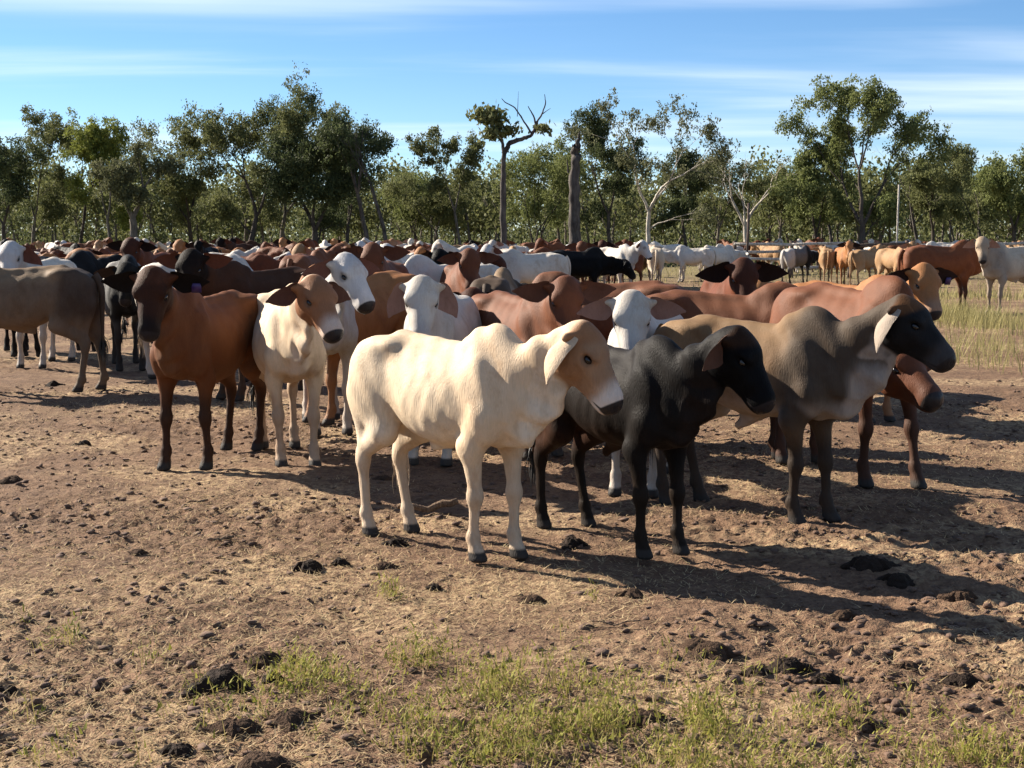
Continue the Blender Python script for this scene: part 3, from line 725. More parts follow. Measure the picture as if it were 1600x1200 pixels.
# the wood behind, too dense to tell its trees apart
rng = np.random.RandomState(77); LC = []; V = []; F = []; off = 0
for i in range(330):
    Y = 104 + 120 * rng.rand() ** 1.3; X = rng.uniform(-.50, .50) * Y; H = rng.uniform(4.2, 7.6) * (1 + .0016 * (Y - 104)); hh = H * rng.uniform(.25, .42)
    a = np.array([X, Y, -.1]); b = a + (rng.normal(0, .5), rng.normal(0, .5), hh + 1.2)
    off = tube([a, (a + b) / 2 + rng.normal(0, .12, 3), b], [.12, .09, .06], 5, V, F, off)
    for j in range(3):
        off = tube([b - (0, 0, .6), b + (rng.normal(0, .8), rng.normal(0, .8), H * .35)], [.055, .02], 4, V, F, off)
    m = 640; cs = b + rng.normal(0, 1, (9, 3)) * (1.15, 1.15, H * .17) + (0, 0, H * .2)
    LC.append(cs[rng.randint(0, 9, m)] + rng.normal(0, 1, (m, 3)) * (.62, .62, .5))
for i in range(190):                                   # the far side of the wood closes the view between the stems
    Y = rng.uniform(165, 250); X = rng.uniform(-.52, .52) * Y; H = rng.uniform(5, 8.5); m = 260
    LC.append(np.array([X, Y, H * .48]) + rng.normal(0, 1, (m, 3)) * (2.4, 1.6, H * .27))
for i in range(320):
    Y = rng.uniform(135, 240); X = rng.uniform(-.52, .52) * Y; m = 130; LC.append(np.array([X, Y, 1.3]) + rng.normal(0, 1, (m, 3)) * (2.6, 1.6, .8))
LC = np.concatenate(LC); LC = LC[LC[:, 2] > .2]
wo_ = link('woodland', leaf_mesh('woodland', LC, rng, (.36, .115)), None, LEAF['olive']); tag(wo_, 'olive green wood of gum trees behind the first row of trees', 'wood', kind='stuff')
wt_ = link('woodland_stems', np_mesh('woodland_stems', np.concatenate(V), np.array(F)), None, BARK['grey']); tag(wt_, 'thin grey trunks deep in the wood behind', 'wood', kind='stuff')
n = 46000; Y = 82 + 90 * rng.rand(n) ** .8; X = rng.uniform(-.5, .5, n) * Y
cb = np.stack([X, Y, rng.rand(n) ** 1.5 * (.35 + 1.9 * np.clip(vnoise(X * .22, Y * .22, 31) - .25, 0, 1) * np.clip((Y - 78) / 14, .2, 1) + np.clip((Y - 103) / 20, 0, 2.1))], 1)
ub = link('undergrowth', leaf_mesh('undergrowth', cb, rng, (.32, .09)), None, LEAF['dark']); tag(ub, 'low grey-green scrub under the trees', 'scrub', kind='stuff')
# ------------------------------------------------------------------ the herd
W_, CR, TAN = (.50, .455, .395), (.54, .425, .295), (.29, .155, .08)
PINK = (.30, .165, .13); DK = (.035, .022, .018); EARD = (.085, .040, .030)
COAT = {
 'cream': coat('cream', CR, [('front', (.56, .41, .27), .5, 1), ('belly', (.62, .52, .40), .7, .8), ('leg', (.52, .40, .29), .6, 1), ('head', (.245, .132, .070), .92, 1), ('poll', (.25, .105, .042), .7, 1),
          ('muzzle', (.56, .47, .40), 1, .9), ('ear', (.47, .36, .25), .9, .4), ('ear_in', PINK, .7, .4), ('eye_ring', (.16, .095, .06), .6, .8), ('tail', (.5, .4, .3), .5, 1)]),
 'creamtan': coat('creamtan', (.53, .415, .29), [('belly', (.48, .38, .29), .6, .8), ('leg', (.33, .22, .15), .7, 1), ('head', (.20, .082, .035), .95, .7), ('muzzle', (.50, .40, .33), .9, .9), ('ear', (.20, .09, .05), 1, .3), ('ear_in', EARD, 1, .4), ('eye_ring', (.12, .07, .045), .6, .8)]),
 'white': coat('white', W_, [('front', (.36, .345, .325), .6, 1), ('rump', (.44, .41, .37), .5, 1), ('leg', (.38, .33, .28), .7, 1), ('muzzle', (.30, .28, .27), .7, .9), ('ear_in', (.22, .12, .10), .9, .4), ('eye_ring', (.10, .09, .09), .7, .6), ('poll', (.42, .36, .29), .5, .9)]),
 'greyface': coat('greyface', (.46, .42, .365), [('front', (.30, .29, .28), .6, 1), ('head', (.42, .41, .41), .8, .8), ('leg', (.40, .33, .27), .6, 1), ('muzzle', (.5, .47, .45), .6, .9), ('ear', (.40, .34, .30), .8, .4), ('ear_in', (.11, .05, .04), 1, .4), ('eye_ring', (.12, .11, .11), .6, .8)]),
 'red': coat('red', (0.1300, 0.0449, 0.0194), [('top', (0.1224, 0.0485, 0.0229), .5, 1), ('belly', (0.1530, 0.0663, 0.0357), .6, 1), ('leg', (0.0289, 0.0127, 0.0085), .85, 1), ('head', (0.0944, 0.0316, 0.0143), .6, 1), ('muzzle', (0.0663, 0.0306, 0.0204), .6, .9), ('ear_in', EARD, .9, .4)], dust=.1),
 'darkred': coat('darkred', (0.1085, 0.035, 0.0168), [('belly', (0.14, 0.0525, 0.028), .5, 1), ('leg', (0.035, 0.0154, 0.0105), .8, 1), ('head', (0.0434, 0.0154, 0.0091), .9, 1), ('muzzle', (0.035, 0.021, 0.0154), .8, .9), ('ear', (0.0245, 0.0112, 0.0084), .9, .4), ('ear_in', (0.0126, 0.0077, 0.0077), 1, .4)], dust=.07, spec=.08),
 'brown': coat('brown', (0.1419, 0.0541, 0.0211), [('front', (0.099, 0.0363, 0.0158), .7, 1), ('belly', (0.132, 0.066, 0.033), .5, 1), ('leg', (0.0211, 0.0099, 0.0066), .9, 1), ('head', (0.030, 0.012, 0.007), .95, .9), ('poll', (0.075, 0.027, 0.013), .6, 1), ('muzzle', (0.0119, 0.0079, 0.0066), .95, 1), ('eye_ring', (0.0198, 0.0092, 0.0066), .8, .9), ('ear', (0.0145, 0.0079, 0.0066), 1, .4), ('ear_in', (0.0066, 0.0053, 0.0053), 1, .4)], dust=.07, spec=.08),
 'orange': coat('orange', (0.2664, 0.1147, 0.0429), [('belly', (0.3108, 0.1776, 0.0888), .6, 1), ('leg', (0.1998, 0.0962, 0.0444), .6, 1), ('head', (0.2664, 0.1221, 0.0481), .7, 1), ('muzzle', (0.2516, 0.1628, 0.111), .8, .9), ('ear', (0.074, 0.0333, 0.0185), .9, .4), ('ear_in', (0.0222, 0.0118, 0.0104), 1, .4), ('eye_ring', (0.3108, 0.1998, 0.1184), .5, .7)]),
 'black': coat('black', (0.0121, 0.0094, 0.0083), [('rump', (0.070, 0.028, 0.014), .85, 1), ('belly', (0.0275, 0.0143, 0.0094), .8, 1), ('top', (0.022, 0.0198, 0.0187), .7, 1), ('front', (0.0099, 0.0094, 0.0094), .6, 1), ('head', (0.0039, 0.0039, 0.0044), 1, .8), ('leg', (0.0039, 0.0033, 0.0033), .9, 1), ('poll', (0.0468, 0.022, 0.011), .5, .9), ('ear', (0.11, 0.066, 0.044), .8, .4), ('ear_in', (0.0825, 0.0413, 0.0275), 1, .4)], dust=.1, gloss=.45, spec=.04),
 'jet': coat('jet', (0.005, 0.005, 0.0055), [('top', (0.015, 0.015, 0.016), .6, 1), ('ear_in', (0.025, 0.015, 0.0125), 1, .4), ('muzzle', (0.015, 0.014, 0.0135), .6, .8)], dust=.1, gloss=.45, spec=.04),
 'roan': coat('roan', (0.105, 0.105, 0.105), [('rump', (0.39, 0.3675, 0.3375), .95, .7), ('front', (0.0105, 0.0105, 0.0112), .95, .6), ('head', (0.009, 0.009, 0.009), 1, 1), ('leg', (0.009, 0.009, 0.009), .9, 1), ('ear_in', (0.0375, 0.0225, 0.015), 1, .4)], dust=.1, spec=.04),
 'greytan': coat('greytan', (0.175, 0.108, 0.058), [('rump', (0.225, 0.145, 0.08), .6, 1), ('front', (0.055, 0.042, 0.032), .93, 1), ('belly', (0.33, 0.28, 0.235), .85, 1), ('leg', (0.024, 0.019, 0.016), .97, .9), ('head', (0.011, 0.011, 0.0119), 1, .6), ('poll', (0.1105, 0.051, 0.0213), .8, .7), ('muzzle', (0.051, 0.0467, 0.0467), .7, .8), ('ear', (.27, .22, .175), 1, .4), ('ear_in', (0.306, 0.221, 0.187), .8, .4)], dust=.07, spec=.08),
 'dun': coat('dun', (0.1318, 0.0892, 0.0578), [('top', (0.204, 0.1403, 0.085), .7, 1), ('rump', (0.051, 0.0357, 0.0272), .85, 1), ('front', (0.0425, 0.0323, 0.0255), .8, 1), ('head', (0.017, 0.0136, 0.0119), .9, 1), ('leg', (0.0892, 0.0663, 0.0493), .6, 1), ('belly', (0.1785, 0.1275, 0.0892), .6, 1), ('ear_in', EARD, 1, .4)], dust=.07, spec=.08),
 'tan': coat('tan', (0.2642, 0.1573, 0.0786), [('belly', (0.3019, 0.2139, 0.1321), .6, 1), ('leg', (0.2516, 0.1698, 0.1006), .6, 1), ('head', (0.2264, 0.1258, 0.0598), .7, 1), ('muzzle', (0.2831, 0.2139, 0.1573), .6, .9), ('ear_in', PINK, .8, .4)]),
 'greycream': coat('greycream', (.42, .345, .26), [('front', (.20, .165, .135), .75, 1), ('head', (.32, .24, .165), .8, 1), ('leg', (.15, .115, .09), .7, 1), ('belly', (.46, .40, .33), .6, 1), ('muzzle', (.06, .05, .045), .8, .9), ('ear_in', PINK, .8, .4)]),
 'choc': coat('choc', (0.035, 0.0168, 0.0105), [('top', (0.0595, 0.0315, 0.0196), .5, 1), ('head', (0.0098, 0.0077, 0.007), .95, .8), ('belly', (0.105, 0.0595, 0.035), .7, 1), ('leg', (0.021, 0.0119, 0.0084), .8, 1), ('ear', (0.07, 0.0315, 0.021), .8, .4), ('ear_in', (0.084, 0.035, 0.0245), 1, .4)], spec=.04),
}
t = NT('eye'); EYE = t.out(t.bsdf((.006, .005, .005), .08))
t = NT('tail_hair_dark'); HAIRD = t.out(t.bsdf((.010, .009, .008), .6))
t = NT('tail_hair_pale'); HAIRP = t.out(t.bsdf((.36, .28, .2), .6))
t = NT('ear_tag_purple'); TAGM = t.out(t.bsdf((.03, .012, .085), .5))
def ball(r, n=12, m=8):
    V = [(r * math.sin(math.pi * i / m) * math.cos(2 * math.pi * j / n), r * math.sin(math.pi * i / m) * math.sin(2 * math.pi * j / n), r * math.cos(math.pi * i / m)) for i in range(m + 1) for j in range(n)]
    Q = [(i * n + j, (i + 1) * n + j, (i + 1) * n + (j + 1) % n, i * n + (j + 1) % n) for i in range(m) for j in range(n)]
    return np_mesh('eye', np.array(V), np.array(Q))
EYEM = ball(.023); EYEM.materials.append(EYE)
def tag_mesh():
    o = [(-.022, 0), (.022, 0), (.03, -.02), (.03, -.062), (-.03, -.062), (-.03, -.02)]
    V = [(x, e, z) for e in (-.0025, .0025) for x, z in o]
    Q = [(0, 1, 2, 5), (5, 2, 3, 4), (6, 11, 8, 7), (11, 10, 9, 8)] + [(i, i + 6, (i + 1) % 6 + 6, (i + 1) % 6) for i in range(6)]
    return np_mesh('ear_tag', np.array(V), np.array(Q), False)
TAGMESH = tag_mesh(); TAGMESH.materials.append(TAGM)
def put(o, ref, u, Y, th, s, z=0):
    a = math.radians(th); o.location = (spot(u, Y) - ref * s * math.cos(a), Y - ref * s * math.sin(a), z); o.rotation_euler = (0, 0, a); o.scale = (s, s, s)
def cow(u, Y, th, s, coatn, label, ref=.39, tagged=(), tuft='dark', name='cow', group=None, **kw):
    g = cow_geometry(**kw); root = bpy.data.objects.new(name, None); COL.objects.link(root); put(root, ref, u, Y, th, s)
    me = cow_mesh('body', g); link('body', me, root, COAT[coatn])
    for e in g['eyes']:
        eo = link('eye', EYEM, root); eo.location = e; eo.scale = (1.08, .85, .74)
        eo.rotation_euler = Matrix([list(r_) for r_ in g['M']]).to_euler()
    link('tail_tuft', tuft_mesh(g['tuft'], kw.get('seed', 0)), root, HAIRD if tuft == 'dark' else HAIRP)
    for i in tagged:
        p, nf, d = g['tags'][i]; o = link('ear_tag', TAGMESH, root)
        y = Vector(-nf); zax = Vector((0, 0, 1)); xa = y.cross(zax).normalized(); zax = xa.cross(y)
        o.matrix_local = Matrix.Translation(Vector(p + nf * .012)) @ Matrix((xa, y, zax)).transposed().to_4x4()
    return tag(root, label, 'cow', group)
NEAR = [
 # front rank
 dict(u=777, Y=7.5, th=-48, s=.99, coatn='cream', tuft='pale', h=.0105, neck=(10, 33), head=(24, 54, 0), ear=(84, -65, 1.15), belly=1.12, thin=.1, dewlap=1.25, seed=1, legs=[(.02, .0), (-.06, .02), (.05, .01), (-.03, .0)], tail=(1.0, 0), hump=1.05,
      label='cream cow with tan face standing in front of all the others'),
 dict(u=1030, Y=7.62, th=-58, s=.94, coatn='black', tuft='dark', h=.0105, neck=(14, 38), head=(28, 54, 0), ear=(50, 62, 1.0), belly=1.0, seed=2, legs=[(.03, 0), (.0, .0), (.05, .02), (-.06, -.01)], tagged=(0,), tail=(-.4, .2), sheath=.9,
      label='black cow with brown ears in the front rank right of the cream cow'),
 dict(u=1268, Y=8.5, th=-44, s=1.02, coatn='greytan', tuft='dark', h=.0115, neck=(6, 38), head=(14, 39, 0), ear=(84, -60, 1.1), belly=.95, thin=.5, seed=3, legs=[(.04, 0), (-.05, .02), (.06, .0), (-.04, .01)], hump=1.1, dewlap=1.25, sheath=.9,
      label='tan cow with grey neck and black head at the right of the front rank'),
 dict(u=463, Y=10.6, th=-74, s=1.08, coatn='creamtan', tuft='pale', h=.013, neck=(6, 36), head=(24, 42, 0), ear=(22, 22, 1.0), belly=1.35, seed=4, legs=[(.04, 0), (-.03, .02), (.02, 0), (-.04, 0)],
      label='round-bellied cream cow with tan head and dark ears facing the camera'),
 dict(u=289, Y=10.5, th=-104, s=1.08, coatn='brown', tuft='dark', h=.013, neck=(6, 47), head=(12, 60, 0), ear=(14, 15, 1.05), belly=1.3, seed=5, legs=[(-.03, .03), (.05, 0), (.0, 0), (.04, 0)], tagged=(0,),
      label='reddish brown cow with dark face and black ears facing the camera'),
 dict(u=1272, Y=10.6, th=-70, s=1.15, ref=-.40, coatn='red', h=.014, neck=(-42, -17), head=(4, 24, 0), belly=1.2, seed=6, legs=[(.10, .02), (-.05, 0), (.0, 0), (-.06, 0)],
      label='large red cow behind the black-headed tan cow, its muzzle low under her chin'),
 dict(u=990, Y=9.4, th=-104, s=1.02, coatn='white', h=.013, neck=(8, 40), head=(12, 56, 0), ear=(24, 18, 1.0), seed=7, hump=1.1,
      label='white cow peering over the back of the black cow'),
 dict(u=672, Y=10.7, th=-97, s=1.06, coatn='white', tuft='pale', h=.013, neck=(6, 40), head=(8, 52, 0), ear=(66, 20, 1.1), seed=8,
      label='white cow with drooping ears looking over the back of the cream cow'),
 dict(u=518, Y=12.35, th=-78, s=1.14, coatn='greyface', tuft='pale', h=.015, neck=(8, 43), head=(34, 42, 0), ear=(20, 22, 1.1), seed=9,
      label='pale cow with grey-white face and maroon ears behind the tan-headed cream cow'),
 dict(u=588, Y=13.6, th=-132, s=1.16, ref=-.2, coatn='orange', h=.016, neck=(-10, -8), head=(-10, 40, 0), belly=1.3, seed=10,
      label='orange-brown cow seen by its flank behind the grey-white faced cow'),
 dict(u=846, Y=11.1, th=-66, s=1.06, coatn='red', h=.014, neck=(-8, 38), head=(-16, 52, 0), ear=(10, 18, 1.1), belly=1.2, seed=11,
      label='red cow with wide dark ears just behind the head of the cream cow'),
 dict(u=960, Y=12.3, th=166, s=1.12, ref=-.1, coatn='red', h=.015, neck=(0, -10), head=(0, 40, 0), belly=1.2, seed=12,
      label='red cow showing only its back, left of two behind the peering white cow'),
 dict(u=1072, Y=11.4, th=-24, s=1.08, ref=-.30, coatn='red', h=.015, neck=(-12, -14), head=(-10, 35, 0), belly=1.15, seed=13,
      label='red cow showing only its bony hips, right of two behind the peering white cow'),
 dict(u=1146, Y=14.0, th=-92, s=1.12, coatn='darkred', h=.016, neck=(0, 40), head=(6, 55, 0), ear=(16, 15, 1.25), seed=14,
      label='dark red cow with very wide ears facing the camera'),
 dict(u=1214, Y=15.4, th=-122, s=.98, coatn='orange', h=.018, neck=(0, 34), head=(0, 52, 0), ear=(30, 18, .9), seed=15,
      label='small tan cow peeping out beside the dark red wide-eared cow'),
 dict(u=1372, Y=13.2, th=-58, s=1.08, coatn='orange', h=.015, neck=(-6, 42), head=(-16, 52, 0), ear=(16, 15, 1.05), seed=16, tagged=(0,),
      label='orange tan cow with dark ears and purple tag above the black head'),
 dict(u=738, Y=12.6, th=-84, s=1.0, coatn='darkred', h=.016, neck=(-4, 31), head=(-10, 58, 0), ear=(12, 18, 1.0), seed=17,
      label='dark brown cow with lowered face between the white cow and the red cow'),
 dict(u=768, Y=15.6, th=82, s=1.08, ref=-.4, coatn='dun', h=.018, neck=(0, 10), head=(0, 50, 0), seed=18, label='tan and black cow seen from behind beside the dead snag'),
 # second rank
 dict(u=593, Y=17.2, th=-92, s=1.18, coatn='red', h=.018, neck=(0, 46), head=(4, 56, 0), ear=(12, 15, 1.1), seed=19, label='red-brown cow with wide dark ears facing the camera in the second rank'),
 dict(u=700, Y=19.5, th=-150, s=1.15, ref=0, coatn='white', tuft='pale', h=.02, neck=(0, 0), head=(0, 45, 0), seed=20, hump=1.2, label='white cow with tall hump in the second rank left of the brown face'),
 dict(u=728, Y=18.2, th=-84, s=1.15, coatn='red', h=.02, neck=(0, 42), head=(4, 56, 0), ear=(16, 18, 1.0), seed=21, label='red-brown face looking out left of the dead snag'),
 dict(u=362, Y=15.0, th=-128, s=1.16, coatn='choc', h=.016, neck=(10, 42), head=(30, 52, 0), ear=(8, 18, 1.05), seed=22, belly=1.2, label='dark chocolate cow with black head behind the two facing cows'),
 dict(u=318, Y=17.0, th=-28, s=1.2, ref=0, coatn='white', tuft='pale', h=.02, neck=(0, 5), head=(0, 50, 0), seed=23, label='white cow seen by its flank left of the black-headed chocolate cow'),
 dict(u=130, Y=15.9, th=183, s=1.17, ref=-.56, coatn='dun', h=.014, neck=(0, 25), head=(0, 50, 0), seed=24, legs=[(0, 0), (0, 0), (.0, 0), (-.16, 0)], belly=1.1, tail=(0, -.1), label='dark dun cow walking out of the left edge with only its hindquarters in view'),
 dict(u=205, Y=18.3, th=-72, s=1.18, coatn='roan', h=.018, neck=(-6, 18), head=(-10, 50, 0), seed=25, ear=(16, 18, 1), belly=1.2, label='black-fronted cow with grey and white back behind the dun hindquarters'),
 dict(u=50, Y=18.6, th=-92, s=1.2, coatn='greyface', tuft='pale', h=.018, neck=(0, 44), head=(2, 55, 0), seed=26, ear=(55, 18, 1.15), label='grey-white cow with long drooping ears near the left edge'),
 dict(u=92, Y=21.0, th=65, s=1.2, ref=-.1, coatn='jet', h=.022, neck=(0, 20), head=(0, 50, 0), seed=27, label='black cow turned away behind the drooping-eared grey-white cow'),
 dict(u=6, Y=20.5, th=-80, s=1.2, coatn='jet', h=.022, neck=(0, 40), head=(0, 55, 0), seed=28, label='black cow cut off by the left edge of the photo'),
 dict(u=228, Y=23, th=-95, s=1.22, coatn='darkred', h=.022, neck=(0, 46), head=(0, 55, 0), ear=(16, 18, 1.0), seed=29, label='dark red cow with raised head above the dun hindquarters'),
 dict(u=190, Y=25, th=175, s=1.2, ref=-.2, coatn='orange', h=.022, neck=(0, 0), head=(0, 45, 0), seed=30, label='orange tan cow side-on behind the black-fronted cow'),
 # right side
 dict(u=930, Y=36, th=4, s=1.16, coatn='jet', h=.024, neck=(0, -4), head=(0, 48, 0), ear=(30, 20, 1.1), seed=31, label='black cow standing side-on facing right in the middle distance'),
 dict(u=1505, Y=33, th=2, s=1.28, coatn='red', h=.022, neck=(0, 15), head=(0, 50, 0), seed=32, hump=1.2, label='red-brown cow with hump standing side-on in the pale grass on the right'),
 dict(u=1552, Y=31.5, th=-152, s=1.27, coatn='greycream', h=.022, neck=(20, 40), head=(52, 56, 0), ear=(40, 20, 1), seed=33, label='grey-cream cow at the right edge turning its head to the camera'),
]
for d in NEAR: cow(**d)
# the rest of the herd: seven poses shared by many animals
POSE = [dict(neck=(0, 42), head=(0, 55, 0), ear=(22, 18, 1.1)), dict(neck=(14, 40), head=(38, 52, 0), ear=(30, 20, 1)), dict(neck=(-14, 36), head=(-40, 50, 0), ear=(30, 20, 1)),
        dict(neck=(0, 4), head=(0, 45, 0), hump=1.2), dict(neck=(6, 28), head=(10, 52, 0), belly=1.2, tail=(.3, .1)), dict(neck=(0, -35), head=(0, 55, 0)), dict(neck=(-6, 22), head=(-15, 50, 0), belly=1.25, hump=1.15, ear=(45, 20, 1))]
PM = []
for i, p in enumerate(POSE):
    me = cow_mesh('cow', cow_geometry(h=.026, seed=50 + i, legs=[(.05, 0), (-.05, 0), (-.04, 0), (.06, 0)], **p)); me.materials.append(COAT['red']); PM.append(me)
CNAME = dict(red='red-brown', darkred='dark red', orange='orange tan', white='white', greyface='grey-white', jet='black', tan='tan', cream='cream', choc='dark chocolate', greycream='grey-cream', dun='dun brown')
def far_cow(u, Y, th, s, coatn, pose, label, group, ref=0):
    o = link('cow', PM[pose]); put(o, ref, u, Y, th, s); o.material_slots[0].link = 'OBJECT'; o.material_slots[0].material = COAT[coatn]
    return tag(o, label, 'cow', group)
GR = 'cattle standing in the open on the right'
for u, Y, th, s, cn, ps, lab in [
    (985, 50, -112, 1.2, 'red', 1, 'red-brown cow with raised head left of the cream rump'), (1003, 48, 70, 1.15, 'tan', 4, 'tan cow turned half away directly left of the cream rump'),
    (1023, 47, 88, 1.15, 'greycream', 4, 'cream cow seen squarely from behind with dark tail'), (1040, 56, 160, 1.2, 'white', 3, 'white cow partly hidden behind the cream rump'),
    (1082, 54, 172, 1.1, 'white', 3, 'white cow side-on, left of the white pair'), (1122, 55, 20, 1.1, 'white', 3, 'white cow side-on, right of the white pair'),
    (1246, 52, 40, 1.1, 'roan', 3, 'dark grey cow turned away by the yard fence'), (1290, 51, 84, 1.1, 'tan', 4, 'tan cow seen from behind, left of three by the fence'),
    (1318, 50, -94, 1.15, 'orange', 0, 'orange tan cow, middle of three by the fence'), (1352, 49, 42, 1.08, 'tan', 1, 'golden tan young cow, right of three by the fence'),
    (1396, 44, -75, 1.15, 'tan', 0, 'tan cow with raised head left of the humped red-brown cow'), (1205, 64, 120, 1.15, 'tan', 4, 'tan cow half hidden behind the yard rails'),
    (1472, 58, 178, 1.2, 'white', 3, 'white cow side-on between the humped red-brown cow and the fence'), (1440, 60, 10, 1.15, 'darkred', 3, 'dark red cow side-on far behind the humped red-brown cow'),
    (962, 40, -60, 1.2, 'greyface', 1, 'grey-white cow with dark head right of the side-on black cow')]:
    far_cow(u, Y, th, s, cn, ps, lab, GR)
rng = np.random.RandomState(9); done = [(o.location.x, o.location.y) for o in COL.objects if o.parent is None and o.get('category') == 'cow']
LAND = [(60, 'left of the yellow-green tree'), (260, 'below the leaning grey trunk'), (340, 'below the broad olive gum'), (440, 'below the tallest gum'), (560, 'below the dark dense tree'), (640, 'below the bare stems'), (770, 'below the round-crowned gum'), (880, 'between the snag and the stump'), (2000, 'right of the big grey stump')]
def facing(th):
    th = (th + 180) % 360 - 180
    return 'facing right' if abs(th) < 40 else 'facing left' if abs(th) > 140 else 'facing the camera' if th < 0 else 'turned away'
cnt = 0; tries = 0
while cnt < 150 and tries < 6000:
    tries += 1
    if rng.rand() < .86:
        Y = 21 + 50 * rng.rand() ** .8; u = rng.uniform(-30, 960 if Y < 45 else 985); zone = 0
        if u > 790 and Y < 30: continue
    else: Y = rng.uniform(66, 84); u = rng.uniform(1130, 1640); zone = 1
    X = spot(u, Y)
    if any((X - a) ** 2 + (Y - b) ** 2 < 1.65 ** 2 for a, b in done): continue
    done.append((X, Y)); cnt += 1
    cn = rng.choice(['red', 'darkred', 'orange', 'white', 'greyface', 'jet', 'tan', 'cream', 'choc'], p=[.23, .12, .10, .22, .09, .05, .10, .06, .03])
    th = rng.choice([-90, 180, 0, 90, -130, -50], p=[.36, .14, .12, .08, .15, .15]) + rng.uniform(-25, 25); ps = rng.choice([0, 1, 2, 3, 4, 5, 6], p=[.30, .16, .16, .10, .14, .03, .11])
    where = next(w for lim, w in LAND if u < lim) if not zone else 'behind the yard fence, ' + ('its left end' if u < 1250 else 'left of its middle' if u < 1350 else 'right of its middle' if u < 1500 else 'by the right edge')
    fc = far_cow(u, Y, th, rng.uniform(1.0, 1.25), cn, ps, '%s cow %s %s%s' % (CNAME[cn], facing(th), where, '' if zone else (', nearer rows' if Y < 31 else ', middle rows' if Y < 48 else ', rearmost rows')), 'far herd of cattle' if not zone else 'cattle behind the yard fence')
    fc.scale = (fc.scale.x * rng.uniform(.94, 1.05), fc.scale.y * rng.uniform(.88, 1.12), fc.scale.z)

# far animals that would share a label are told apart by their distance
same = {}
for o in COL.objects:
    if o.parent is None and o.get('category') == 'cow': same.setdefault(o['label'], []).append(o)
for lab, os_ in same.items():
    if len(os_) > 1:
        os_.sort(key=lambda o: o.location.y); words = {2: ['nearer', 'farther'], 3: ['nearest', 'middle', 'farthest'], 4: ['nearest', 'second nearest', 'third nearest', 'farthest']}.get(len(os_))
        for k, o in enumerate(os_):
            if words: o['label'] = lab.replace('cow', 'cow, %s one,' % words[k], 1)
# ------------------------------------------------------------------ stockyard fence
RAILM = bark_mat('rail_wood', (.22, .20, .18), (.50, .46, .41), 2); POSTM = bark_mat('post_wood', (.05, .035, .03), (.13, .095, .075), 2)
def box(name, a, b, w, h, mat, parent, seed=0):
    a = np.array(a, float); b = np.array(b, float); d = nrm(b - a); up = np.array([0, 0, 1.]) if abs(d[2]) < .9 else np.array([0, 1., 0]); s = nrm(np.cross(up, d)); up = np.cross(d, s); rg = np.random.RandomState(seed)
    ang = np.arange(8) * math.pi / 4 + .39; V = []; n = 4
    for i in range(n):
        c = a + (b - a) * i / (n - 1) + rg.normal(0, .012, 3); k = rg.uniform(.88, 1.1)
        V.append(c + k * (np.cos(ang)[:, None] * s * w + np.sin(ang)[:, None] * up * h))
    F = [(i * 8 + j, i * 8 + (j + 1) % 8, (i + 1) * 8 + (j + 1) % 8, (i + 1) * 8 + j) for i in range(n - 1) for j in range(8)] + [(0, 7, 6, 1), (1, 6, 5, 2), (2, 5, 4, 3), (24, 25, 30, 31), (25, 26, 29, 30), (26, 27, 28, 29)]
    return link(name, np_mesh(name, np.concatenate(V), np.array(F)), parent, mat)
fe = bpy.data.objects.new('yard_fence', None); COL.objects.link(fe); fe.location = (spot(1145, 61), 61, 0)
tag(fe, 'weathered timber rail fence of the stockyard on the right', 'fence')
xs = np.arange(0, 19, 2.4); rg = np.random.RandomState(3)
for i, x in enumerate(xs):
    box('post', (x, 0, -.2), (x + rg.normal(0, .03), 0, 1.45 + rg.uniform(0, .12)), .085, .085, POSTM, fe, i)
    if i + 1 < len(xs):
        for z in (.42, .76, 1.08, 1.38):
            if i > 1 and z < .5 and rg.rand() < .4: continue
            box('rail', (x + .02, -.11, z + rg.normal(0, .025)), (xs[i + 1] - .02, -.11, z + rg.normal(0, .025)), .04, .065, RAILM if rg.rand() < .75 else POSTM, fe, 40 + i * 5 + int(z * 4))
for u, Y, hgt, lab in ((1400, 75, 4.3, 'thin pale upright pole left of the bare-twigged gum'), (1166, 58, 3.0, 'thin post standing taller than the yard fence')):
    o = box('timber_pole', (0, 0, -.2), (.05, 0, hgt), .05, .05, RAILM if u > 1300 else POSTM, None, int(u)); o.location = (spot(u, Y), Y, 0); tag(o, lab, 'pole')

